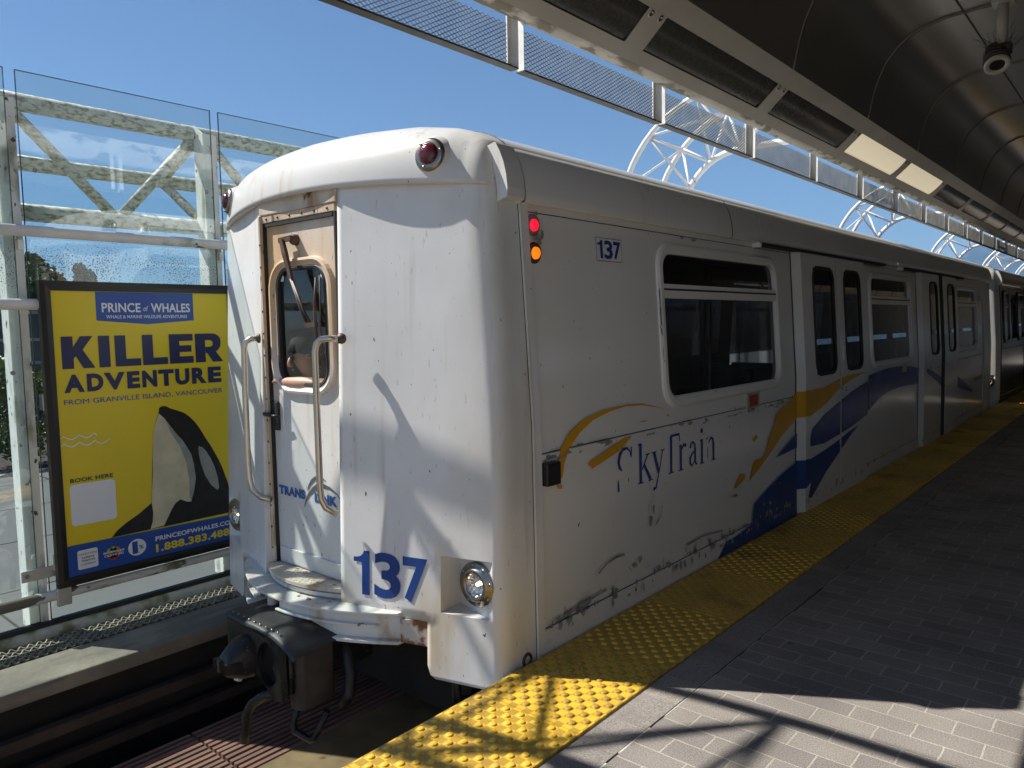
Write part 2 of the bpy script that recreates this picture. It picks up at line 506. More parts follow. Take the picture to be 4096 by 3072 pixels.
def empty(name, loc, label=None, cat=None, group=None):
    o = bpy.data.objects.new(name, None)
    o.empty_display_size = 0.2
    o.location = loc
    COL.objects.link(o)
    ORG[o.name] = Vector(loc)
    return tag(o, label, cat, group)


# pieces of these names become parts of their own when they do not touch
SEPARATE = {'sill', 'belt_rail', 'panel_seam', 'yellow_swoosh', 'blue_swoosh', 'hose', 'bumper_end', 'door_gasket', 'door_gap', 'grab_pole', 'far_pane', 'wheel', 'soffit', 'seal', 'round_sticker', 'brace', 'bracket', 'clamp', 'window_bar', 'floor_band', 'support', 'conductor', 'upper_wall', 'wall_panel', 'ceiling_seam', 'ceiling_rib', 'mullion'}


class MB:
    def __init__(s):
        s.v, s.f, s.sm = [], [], []

    def add(s, vs, fs, smooth=False):
        n = len(s.v)
        s.v += [tuple(v) for v in vs]
        s.f += [tuple(i + n for i in f) for f in fs]
        s.sm += [smooth] * len(fs)
        return s

    def box(s, x0, x1, y0, y1, z0, z1):
        return s.add([(x, y, z) for x in (x0, x1) for y in (y0, y1) for z in (z0, z1)],
                     [(0, 1, 3, 2), (4, 6, 7, 5), (0, 4, 5, 1), (2, 3, 7, 6), (0, 2, 6, 4), (1, 5, 7, 3)])

    def obox(s, c, ax, ay, az):
        c, ax, ay, az = map(Vector, (c, ax, ay, az))
        return s.add([c + ax * i + ay * j + az * k for i in (-1, 1) for j in (-1, 1) for k in (-1, 1)],
                     [(0, 1, 3, 2), (4, 6, 7, 5), (0, 4, 5, 1), (2, 3, 7, 6), (0, 2, 6, 4), (1, 5, 7, 3)])

    def grid(s, rows, smooth=True, skip=None, flip=False, closed=False):
        m = len(rows[0])
        vs = [p for r in rows for p in r]
        fs = []
        for i in range(len(rows) - 1):
            for j in range(m if closed else m - 1):
                if skip and skip(i, j):
                    continue
                k = (j + 1) % m
                q = (i * m + j, i * m + k, (i + 1) * m + k, (i + 1) * m + j)
                fs.append(q[::-1] if flip else q)
        return s.add(vs, fs, smooth)

    def tube(s, pts, r, n=10, caps=True, smooth=True):
        pts = [Vector(p) for p in pts]
        rr = r if isinstance(r, (list, tuple)) else [r] * len(pts)
        rows = []
        t = (pts[1] - pts[0]).normalized()
        a = t.orthogonal().normalized()
        for i, p in enumerate(pts):
            if i == 0:
                d = pts[1] - p
            elif i == len(pts) - 1:
                d = p - pts[-2]
            else:
                d = (pts[i + 1] - p).normalized() + (p - pts[i - 1]).normalized()
            d.normalize()
            a = (a - d * a.dot(d)).normalized()
            c = d.cross(a)
            rows.append([p + (a * math.cos(2 * math.pi * k / n) + c * math.sin(2 * math.pi * k / n)) * rr[i] for k in range(n)])
        s.grid(rows, smooth, closed=True)
        if caps:
            s.add(rows[0], [tuple(range(n))[::-1]])
            s.add(rows[-1], [tuple(range(n))])
        return s

    def lathe(s, c, axis, prof, n=24, smooth=True):
        c, ax = Vector(c), Vector(axis).normalized()
        a = ax.orthogonal().normalized()
        b = ax.cross(a)
        rows = []
        for (d, r) in prof:
            rows.append([c + ax * d + (a * math.cos(2 * math.pi * k / n) + b * math.sin(2 * math.pi * k / n)) * r for k in range(n)])
        return s.grid(rows, smooth, closed=True)

    def poly(s, pts):
        tris = tessellate_polygon([[Vector(p) for p in pts]])
        return s.add(pts, [tuple(t) for t in tris])

    def prism(s, pts, off):
        """closed polygon swept by an offset vector"""
        off = Vector(off)
        n = len(pts)
        p = [Vector(q) for q in pts]
        tris = tessellate_polygon([p])
        s.add(p, [tuple(t) for t in tris])
        s.add([q + off for q in p], [tuple(t)[::-1] for t in tris])
        s.add(p + [q + off for q in p], [(i, (i + 1) % n, n + (i + 1) % n, n + i) for i in range(n)])
        return s

    def islands(s):
        up = list(range(len(s.v)))

        def find(a):
            while up[a] != a:
                up[a] = up[up[a]]
                a = up[a]
            return a
        key = {}
        for i, v in enumerate(s.v):
            k = tuple(round(c, 4) for c in v)
            if k in key:
                up[find(i)] = find(key[k])
            else:
                key[k] = i
        for f in s.f:
            for b in f[1:]:
                up[find(b)] = find(f[0])
        out = {}
        for f, sm in zip(s.f, s.sm):
            out.setdefault(find(f[0]), []).append((f, sm))
        res = []
        for lst in out.values():
            ids = sorted({i for f, _ in lst for i in f})
            mp = {a: b for b, a in enumerate(ids)}
            m = MB()
            m.v = [s.v[i] for i in ids]
            m.f = [tuple(mp[i] for i in f) for f, _ in lst]
            m.sm = [x for _, x in lst]
            res.append(m)
        return res

    def build(s, name, mat, parent=None, bevel=0.0, label=None, kind=None, seg=2):
        if name in SEPARATE:
            isl = s.islands()
            if len(isl) > 1:
                for m in isl:
                    o = m.build(name, mat, parent, bevel, label, kind, seg)
                return o
        me = bpy.data.meshes.new(name)
        o = bpy.data.objects.new(name, me)
        off = Vector((0, 0, 0))
        if parent is not None:
            off = ORG[parent.name]
        me.from_pydata([tuple(Vector(v) - off) for v in s.v], [], s.f)
        me.polygons.foreach_set('use_smooth', s.sm)
        mats = mat if isinstance(mat, (list, tuple)) else [mat]
        for mm in mats:
            me.materials.append(MATS[mm])
        bm = bmesh.new()
        bm.from_mesh(me)
        bmesh.ops.remove_doubles(bm, verts=bm.verts, dist=1e-5)
        bmesh.ops.recalc_face_normals(bm, faces=bm.faces)
        bm.to_mesh(me)
        bm.free()
        COL.objects.link(o)
        ORG[o.name] = off
        if parent is not None:
            o.parent = parent
        if bevel > 0:
            bv = o.modifiers.new('bevel', 'BEVEL')
            bv.width = bevel
            bv.segments = seg
            bv.limit_method = 'ANGLE'
            bv.angle_limit = R(35)
        if label:
            o['label'] = label
        if kind:
            o['kind'] = kind
        return o


def clone(root, loc, **kw):
    """a copy of a thing with copies of its parts and sub-parts"""
    r = root.copy()
    COL.objects.link(r)
    r.location = loc
    for k, v in kw.items():
        r[k] = v
    for ch in [o for o in bpy.data.objects if o.parent == root]:
        c = ch.copy()
        COL.objects.link(c)
        c.parent = r
        for g in [o for o in bpy.data.objects if o.parent == ch]:
            d = g.copy()
            COL.objects.link(d)
            d.parent = c
    return r


def text_verts(s, bold=0.0, shear=0.0, space=1.0):
    cu = bpy.data.curves.new('lettering', 'FONT')
    cu.body = s
    cu.offset = bold
    cu.shear = shear
    cu.space_character = space
    cu.resolution_u = 4
    o = bpy.data.objects.new('lettering', cu)
    COL.objects.link(o)
    dg = bpy.context.evaluated_depsgraph_get()
    me = bpy.data.meshes.new_from_object(o.evaluated_get(dg))
    v = [(p.co.x, p.co.y) for p in me.vertices]
    f = [tuple(p.vertices) for p in me.polygons]
    bpy.data.objects.remove(o)
    bpy.data.curves.remove(cu)
    bpy.data.meshes.remove(me)
    return v, f


def text_into(mb, s, box, fn, bold=0.0, shear=0.0, space=1.0):
    """letters fitted to box (u0, v0, u1, v1), each point mapped by fn(u, v)"""
    v, f = text_verts(s, bold, shear, space)
    x0, x1 = min(p[0] for p in v), max(p[0] for p in v)
    y0, y1 = min(p[1] for p in v), max(p[1] for p in v)
    u0, v0, u1, v1 = box
    mb.add([fn(u0 + (p[0] - x0) / (x1 - x0) * (u1 - u0), v0 + (p[1] - y0) / (y1 - y0) * (v1 - v0)) for p in v], f)
    return mb


def number137(mb, box, fn):
    """the fleet number, its 1 drawn with a flag"""
    u0, v0, u1, v1 = box
    w, h = u1 - u0, v1 - v0
    one = [(0.115, 0.0), (0.22, 0.0), (0.22, 1.0), (0.145, 1.0), (0.13, 0.93), (0.10, 0.875), (0.06, 0.845), (0.0, 0.835), (0.0, 0.735), (0.115, 0.735)]
    mb.poly([fn(u0 + a * w, v0 + b * h) for a, b in one])
    text_into(mb, '3', (u0 + 0.285 * w, v0 - 0.015 * h, u0 + 0.645 * w, v1 + 0.01 * h), fn, 0.028)
    text_into(mb, '7', (u0 + 0.675 * w, v0, u1, v1 - 0.01 * h), fn, 0.028)


def rrect(y0, y1, z0, z1, r, n=6):
    out = []
    for (cy, cz, a0) in ((y1 - r, z1 - r, 0), (y0 + r, z1 - r, 90), (y0 + r, z0 + r, 180), (y1 - r, z0 + r, 270)):
        for k in range(n + 1):
            a = R(a0 + 90 * k / n)
            out.append((cy + r * math.cos(a), cz + r * math.sin(a)))
    return out


def lerp_tab(tab, x):
    if x <= tab[0][0]:
        return tab[0][1]
    for (a, b), (c, d) in zip(tab, tab[1:]):
        if x <= c:
            return b + (d - b) * (x - a) / (c - a)
    return tab[-1][1]


# ================================================================ SETTING
def setting():
    g = MB()
    g.add([(-9000, -9000, -1.6), (9000, -9000, -1.6), (9000, 9000, -1.6), (-9000, 9000, -1.6)], [(0, 1, 2, 3)])
    tag(g.build('ground', 'ground_far'), kind='structure')
    # paved plaza beyond the glass screen
    m = MB()
    m.box(-10.1, -3.12, -30, 90, -1.2, -0.45)
    tag(m.build('plaza', 'plaza_slab'), kind='structure')
    j = MB()
    for x in (-4.6, -6.2, -7.8, -9.4):
        j.box(x, x + 0.015, -12, 30, -0.449, -0.447)
    for y in range(-12, 30, 2):
        j.box(-10.1, -3.12, y, y + 0.015, -0.4445, -0.4425)
    tag(j.build('plaza_joints', 'pit_dark'), kind='structure')
    s = MB()
    s.box(-60, -10.25, -30, 90, -1.2, -0.50)
    tag(s.build('soil_bed', 'soil'), kind='structure')
    k = MB()
    k.box(-10.25, -10.1, -30, 90, -1.2, -0.42)
    tag(k.build('kerb', 'concrete'), kind='structure')
    # platform
    p = MB()
    p.box(0.0, 5.0, -9, 85, -1.5, -0.012)
    tag(p.build('platform', 'concrete'), kind='structure')
    b = MB()
    b.box(0.548, 0.711, -9, 85, -0.02, -0.002)
    tag(b.build('paving_border', 'paver_border'), kind='structure')
    b = MB()
    b.box(0.722, 5.0, -9, 85, -0.02, 0.0)
    tag(b.build('paving', 'paver_field'), kind='structure')
    b = MB()
    b.box(0.711, 0.722, -9, 85, -0.011, -0.009)
    tag(b.build('paving_gap', 'rubber'), kind='structure')
    rr = random.Random(5)
    mt = MB()
    y = -3.0
    while y < 12:
        L_ = rr.uniform(0.15, 0.5)
        w = rr.uniform(0.003, 0.008)
        if rr.random() < 0.75:
            mt.box(0.7215 - w, 0.724, y, y + L_, -0.012, -0.0015)
        y += L_ + rr.uniform(0.01, 0.12)
    tag(mt.build('paving_mortar', 'moss_concrete'), kind='structure')
    # tactile strip: plates with truncated domes
    t = MB()
    n0, n1 = -6, 118
    for k in range(n0, n1):
        y0 = k * 0.697
        t.box(0.0, 0.531, y0 + 0.002, y0 + 0.695, -0.03, 0.0)
        if y0 > 45:
            continue
        ns = 14 if y0 < 7 else 8
        for i in range(13):
            for jj in range(17):
                if (i + jj) % 2 == 0:
                    cx, cy = 0.029 + 0.0395 * i, y0 + 0.697 - 0.077 + 0.041 - 0.041 * jj
                    if cy < y0 + 0.02:
                        continue
                    rows = []
                    for r, z in ((0.0155, 0.0), (0.0146, 0.0048), (0.0112, 0.0068)):
                        rows.append([(cx + r * math.cos(6.2832 * q / ns), cy + r * math.sin(6.2832 * q / ns), z) for q in range(ns)])
                    t.grid(rows, True, closed=True)
                    t.add(rows[-1], [tuple(range(ns))], True)
    tag(t.build('tactile_paving', 'tactile_yellow'), kind='structure')
    # track pit
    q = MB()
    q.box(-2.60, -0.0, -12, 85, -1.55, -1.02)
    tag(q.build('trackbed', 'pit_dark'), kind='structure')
    # concrete ledge and grate seat on the far side
    l = MB()
    l.box(-2.71, -2.335, -12, 85, -0.40, -0.31)
    tag(l.build('ledge', 'ledge_concrete', bevel=0.012), kind='structure')
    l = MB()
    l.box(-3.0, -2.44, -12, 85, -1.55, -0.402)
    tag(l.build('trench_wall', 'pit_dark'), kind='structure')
    l = MB()
    l.box(-3.115, -2.955, -12, 85, -1.5, -0.243)
    tag(l.build('kerb', 'moss_concrete', bevel=0.035, seg=5), kind='structure')
    # mountains far away
    rr = random.Random(3)
    D = 9000.0
    ridge = [(-0.42, 0.02), (-0.26, 0.045), (-0.20, 0.060), (-0.185, 0.068), (-0.17, 0.077), (-0.152, 0.087), (-0.13, 0.089), (-0.10, 0.084), (-0.06, 0.094), (0.0, 0.105), (0.08, 0.09), (0.2, 0.08), (0.4, 0.05)]
    rows = []
    nn = 160
    for lev in range(14):
        f = lev / 13
        row = []
        for i in range(nn + 1):
            a = -0.42 + 0.82 * i / nn
            h = lerp_tab(ridge, a)
            rn = 0.006 * math.sin(i * 0.9) + 0.004 * math.sin(i * 2.3 + 1) + rr.uniform(-0.0015, 0.0015)
            d = D - (1 - f) * 2600 + 260 * math.sin(i * 0.55 + lev * 0.4) * (1 - f) + rr.uniform(-90, 90)
            z = (h + rn * 0.4) * D * (f ** 1.15)
            row.append((a * d + cl[0], d, z - 3))
        rows.append(row)
    m = MB().grid(rows, True)
    tag(m.build('mountains', 'mountain'), kind='structure')


setting()

# ================================================================ TRACK
def track():
    r = empty('running_rail', (-1.93, 0, -1.02), 'rusty running rail beside the slatted boards on the glass wall side of the track', 'rail')
    m = MB()
    m.box(-1.965, -1.895, -12, 85, -0.90, -0.86)
    m.box(-1.94, -1.92, -12, 85, -1.0, -0.90)
    m.box(-2.0, -1.86, -12, 85, -1.02, -1.0)
    m.build('rail_head', 'rail_rust', r, bevel=0.006)
    r2 = clone(r, (-0.50, 0, -1.02), label='rusty running rail close under the yellow platform edge')
    # slatted boards between the rails
    t = empty('slatted_boards', (-1.8, 0, -0.86), 'reddish brown slatted boards lying along the track in front of the train', 'boards')
    rr = random.Random(2)
    for (y0, y1) in ((-4.2, -1.9), (-1.885, 0.395), (0.41, 2.7), (2.715, 5.0)):
        s = MB()
        for i in range(13):
            x = -2.085 + i * 0.0485
            dz = rr.uniform(-0.002, 0.002)
            s.box(x, x + 0.027, y0, y1, -0.835, -0.80 + dz)
        for k in range(4):
            yy = y0 + 0.28 + k * 0.55
            for i in range(12):
                x = -2.085 + i * 0.0485
                s.box(x + 0.027, x + 0.0485, yy, yy + 0.05, -0.833, -0.812)
        s.build('slat_panel', 'slat_wood', t)
    p = empty('reaction_plate', (-1.2, 0, -0.86), 'brown flat reaction plate running along the middle of the track', 'track plate')
    m = MB()
    m.box(-1.47, -0.86, -12, 85, -0.85, -0.805)
    m.build('plate', 'lim_plate', p, bevel=0.004)
    m = MB()
    for y in range(-12, 85, 1):
        m.box(-1.40, -1.34, y, y + 0.12, -1.02, -0.85)
        m.box(-1.0, -0.94, y, y + 0.12, -1.02, -0.85)
    m.build('support', 'pit_dark', p)
    c = empty('power_rail', (-2.36, 0, -0.7), 'dark power rail bracketed along the concrete ledge wall', 'power rail')
    m = MB()
    m.box(-2.36, -2.30, -12, 85, -0.62, -0.56)
    m.build('upper_conductor', 'rail_rust', c)
    m = MB()
    m.box(-2.36, -2.30, -12, 85, -0.80, -0.74)
    m.build('lower_conductor', 'rail_rust', c)
    m = MB()
    for y in range(-11, 60, 2):
        m.box(-2.42, -2.36, y, y + 0.1, -0.86, -0.50)
    m.build('bracket', 'pit_dark', c)
    # expanded metal grate between ledge and glass screen
    gr = empty('drain_grate', (-2.83, 0, -0.31), 'rusty expanded metal grate lying between the concrete ledge and the glass wall', 'grate')
    m = MB()
    py, px = 0.049, 0.0625
    for k in range(int(16 / py)):
        y = -4.0 + k * py
        for i in range(4):
            x = -2.955 + i * px
            for sgn in (1, -1):
                a = Vector((x, y, -0.302))
                b = Vector((x + px * 0.5, y + sgn * py * 0.5, -0.292))
                c2 = Vector((x + px, y, -0.302))
                for (u, w) in ((a, b), (b, c2)):
                    d = (w - u)
                    n = Vector((-d.y, d.x, 0)).normalized() * 0.0034
                    h = Vector((0, 0, 0.013))
                    m.add([u - n, u + n, w + n, w - n, u - n - h, u + n - h, w + n - h, w - n - h], [(0, 1, 2, 3), (0, 3, 7, 4), (1, 5, 6, 2)])
    m.build('mesh_sheet', 'expanded_steel', gr)


track()

# ================================================================ TRAIN
CX = -1.24


def xs(z):
    return lerp_tab([(-0.2, -0.026), (0, -0.026), (1.11, -0.037), (2.14, -0.10), (2.3, -0.115)], z)


def fy(dx, z):                                  # nose panel plane
    return 0.585 + 0.28 * abs(dx) + 0.03 * (z - 1.3)


ZR = [(0, 2.555), (0.36, 2.547), (0.72, 2.522), (0.925, 2.485), (1.025, 2.445), (1.085, 2.40), (1.115, 2.34), (1.13, 2.27), (1.137, 2.20)]


def corner(z, f):
    """f in 0..1 round the nose corner from panel to side; returns (dx, y)"""
    ds = xs(z) - CX
    r = 0.05 + 0.03 * min(1, max(0, (z - 0.6)))
    p0 = (ds - r, fy(ds - r, z))
    pc = (ds, fy(ds, z))
    p2 = (ds, pc[1] + 0.09)
    a, b, c = (1 - f) ** 2, 2 * f * (1 - f), f * f
    return (a * p0[0] + b * pc[0] + c * p2[0], a * p0[1] + b * pc[1] + c * p2[1])


def nose_half(sgn, m):
    zl = [-0.09, -0.075, -0.03, 0.03, 0.10, 0.145, 0.18, 0.235, 0.32, 0.42, 0.505, 0.6, 0.8, 1.0, 1.11, 1.3, 1.5, 1.7, 1.9, 2.05, 2.14, 2.2, 2.26, 2.29]
    pd = [0.345, 0.37, 0.44, 0.52, 0.60, 0.68, 0.76, 0.83, 0.85, 0.90]
    rows = []
    for z in zl:
        zc = min(z, 2.21)
        dx1, _ = corner(zc, 0)
        row = []
        for d in pd:
            dq = d
            if d in (0.83, 0.85) and z < -0.04:         # rounded lower corner of the skirt
                dq = {(-0.09, 0.83): 0.872, (-0.09, 0.85): 0.882, (-0.075, 0.83): 0.845, (-0.075, 0.85): 0.866}[(z, d)]
            row.append((CX + sgn * dq, fy(dq, z), z))
        for f in (0.25, 0.5, 0.75, 1.0):
            d = 0.90 + f * (dx1 - 0.90)
            row.append((CX + sgn * d, fy(d, z), z))
        for k in range(1, 7):
            d, y = corner(zc, k / 6)
            row.append((CX + sgn * d, y, zc if k else z))
        d, y = corner(zc, 1)
        row.append((CX + sgn * d, 1.125, zc))
        rows.append(row)

    def skip(i, j):
        z = (zl[i] + zl[i + 1]) / 2
        if 9 <= j < 13 and 0.235 < z < 0.505:
            return True                         # headlight recess
        if z < 0.18 and j < 7:
            return True                         # above the bumper the panel ends
        return False
    # round the lower inner corner of the skirt
    m.grid(rows, True, skip, flip=(sgn < 0))
    # thickness return along the door side edge and the panel bottom
    e = [(CX + sgn * 0.345, fy(0.345, z), z) for z in zl if z >= 0.18]
    m.grid([e, [(CX + sgn * 0.345, 0.735, p[2]) for p in e]], False)
    b = [(CX + sgn * d, fy(d, 0.18), 0.18) for d in pd[:9]]
    m.grid([b, [(p[0], p[1] + 0.05, 0.18) for p in b]], False)
    b = [r[7] for r, z in zip(rows, zl) if z <= 0.18]
    m.grid([b, [(p[0], p[1] + 0.10, p[2]) for p in b]], False)
    b = [p for p in rows[0] if 0.829 <= abs(p[0] - CX) <= 1.13]
    m.grid([b, [(p[0], p[1] + 0.10, p[2]) for p in b]], False)
    # headlight recess: front facing back wall, left wall, floor and roof
    yb = 0.932
    xa, xb = CX + sgn * 0.90, CX + sgn * 1.163
    z0, z1 = 0.235, 0.505
    A = lambda x, z: (x, fy(x - CX, z), z)
    m.grid([[A(xa, z0), A(xa, z1)], [(xa + sgn * 0.012, yb, z0 + 0.012), (xa + sgn * 0.012, yb, z1 - 0.012)]], False)
    m.grid([[(xa + sgn * 0.012, yb, z0 + 0.012), (xa + sgn * 0.012, yb, z1 - 0.012)], [A(xb, z0), A(xb, z1)]], False)
    fl = [A(xa + (xb - xa) * t / 4, z0) for t in range(5)]
    m.grid([fl, [(xa + sgn * 0.012, yb, z0 + 0.012)] * 3 + [A(xb, z0)] * 2], False)
    fl = [A(xa + (xb - xa) * t / 4, z1) for t in range(5)]
    m.grid([fl, [(xa + sgn * 0.012, yb, z1 - 0.012)] * 3 + [A(xb, z1)] * 2], False)


def visor_y(d):
    y = 0.664 + 0.203 * d * d
    if d > 0.98:
        best = 9
        for k in range(21):
            cd, cy = corner(2.2, k / 20)
            if cd >= d:
                best = cy
                break
        if best == 9:
            best = corner(2.2, 1)[1]
        if corner(2.2, 0)[0] >= d:
            best = fy(d, 2.2)
        y = max(y, best - 0.008)
    return y


def visor(m):
    ds = [0, 0.1, 0.2, 0.3, 0.4, 0.5, 0.6, 0.7, 0.8, 0.9, 0.96, 1.0, 1.035, 1.06, 1.08, 1.10, 1.115, 1.125, 1.132, 1.137]
    dd = [-d for d in ds[:0:-1]] + ds
    rows = []
    aa = [0, 0.0015, 0.008, 0.02, 0.045, 0.08, 0.13, 0.19, 0.27, 0.36, 0.46, 0.56, 0.66, 0.8, 1.0]
    under = []
    for d in dd:
        a_ = abs(d)
        zl = 2.252 - 0.045 * a_ * a_
        yl = visor_y(a_)
        top = max(lerp_tab(ZR, a_), zl)
        row = []
        for a in aa:
            q = min(1.0, a / 0.62)
            b = (1 - (1 - q) ** 2.3) ** (1 / 2.3)
            row.append((CX + d, yl + (1.125 - yl) * a, zl + (top - zl) * b))
        rows.append(row)
        yb = fy(a_, zl) + 0.03 if a_ > 0.33 else 0.72
        under.append([(CX + d, yl, zl), (CX + d, max(yb, yl), zl + 0.012)])
    m.grid(rows, True)
    m.grid(under, False)


def ring_part(name, mat, parent, loop_o, loop_i, fn, prof, label=None):
    """frame between two loops; prof: (blend 0 outer..1 inner, offset)"""
    rows = []
    for t, off in prof:
        rows.append([fn(o[0] + (i[0] - o[0]) * t, o[1] + (i[1] - o[1]) * t, off) for o, i in zip(loop_o, loop_i)])
    m = MB().grid(rows, False, closed=True)
    return m.build(name, mat, parent, label=label)


def side_pt(y, z, off=0.0):
    return (xs(z) + off, y, z)


def decal(name, mat, parent, polys, off, label=None):
    m = MB()
    for p in polys:
        if len(p) == 2:
            p = list(p[0]) + list(reversed(p[1]))
        m.poly([side_pt(a, b, off(a) if callable(off) else off) for a, b in p])
    return m.build(name, mat, parent, label=label)


def window(car, y0, y1, z0, z1, zs, paint, glassm):
    lo = rrect(y0, y1, z0, z1, 0.15, 7)
    li = rrect(y0 + 0.065, y1 - 0.065, z0 + 0.065, z1 - 0.065, 0.095, 7)
    fr = ring_part('window', paint, car, lo, li, side_pt, ((-0.06, 0.001), (0.0, 0.012), (0.25, 0.022), (0.7, 0.022), (1.0, 0.012), (1.0, -0.03)))
    m = MB()
    n = 24
    m.grid([[side_pt(y, z, o) for y in (y0 + 0.05, y1 - 0.05)] for z, o in ((zs - 0.055, -0.01), (zs - 0.055, 0.016), (zs - 0.008, 0.016), (zs - 0.008, 0.002))], False)
    m.grid([[side_pt(y, z, o) for y in (y0 + 0.05, y1 - 0.05)] for z, o in ((zs + 0.004, -0.01), (zs + 0.004, 0.014), (zs + 0.03, 0.014), (zs + 0.03, -0.01))], False)
    m.build('mullion', paint, fr)
    m = MB()
    m.grid([[side_pt(y, z, -0.012) for y in (y0 + 0.03, y1 - 0.03)] for z in (z0 + 0.03, 1.11, zs - 0.03)] if z0 + 0.03 < 1.11 < zs else [[side_pt(y, z, -0.012) for y in (y0 + 0.03, y1 - 0.03)] for z in (z0 + 0.03, zs - 0.03)], False)
    m.build('pane', glassm, fr)
    m = MB()
    m.grid([[side_pt(y, z, -0.014) for y in (y0 + 0.03, y1 - 0.03)] for z in (zs, z1 - 0.03)], False)
    m.build('pane', glassm, fr)
    m = MB()
    m.grid([[side_pt(y, z, 0.0165) for y in (y0 + 0.06, y1 - 0.06)] for z in (zs - 0.007, zs + 0.004)], False)
    m.build('gasket', 'rubber', fr)
    return fr


def door_leaf(car, y0, y1, glassm, paint, wy0, wy1, front_end, name='door'):
    OFF = 0.05
    ys = [y0, wy0 + 0.03, wy1 - 0.03, y1]
    zz = [0.005, 0.55, 1.11, 1.13, 2.0, 2.115]
    m = MB()
    rows = [[side_pt(y, z, OFF) for y in ys] for z in zz]
    m.grid(rows, False, lambda i, j: j == 1 and 2 < i + 0.5 < 4)
    # leading and trailing edges, bottom
    m.grid([[side_pt(y0, z, OFF) for z in zz], [side_pt(y0 - (0.085 if front_end else 0.0), z, -0.01) for z in zz]], False)
    m.grid([[side_pt(y1, z, OFF) for z in zz], [side_pt(y1, z, -0.03) for z in zz]], False)
    m.grid([[side_pt(y, 0.005, OFF) for y in ys], [side_pt(y, 0.005, -0.03) for y in ys]], False)
    d = m.build(name, paint, car)
    fn = lambda y, z, o=0.0: side_pt(y, z, OFF + o)
    lo, li = rrect(wy0, wy1, 1.095, 2.02, 0.12, 6), rrect(wy0 + 0.032, wy1 - 0.032, 1.127, 1.988, 0.09, 6)
    ring_part('window_seal', 'rubber', d, lo, li, fn, ((0, 0.001), (0.15, 0.008), (0.85, 0.008), (1, 0.003), (1, -0.02)))
    g = MB()
    g.grid([[fn(y, z, -0.006) for y in (wy0 + 0.02, wy1 - 0.02)] for z in (1.10, 2.01)], False)
    g.build('pane', glassm, d)
    return d


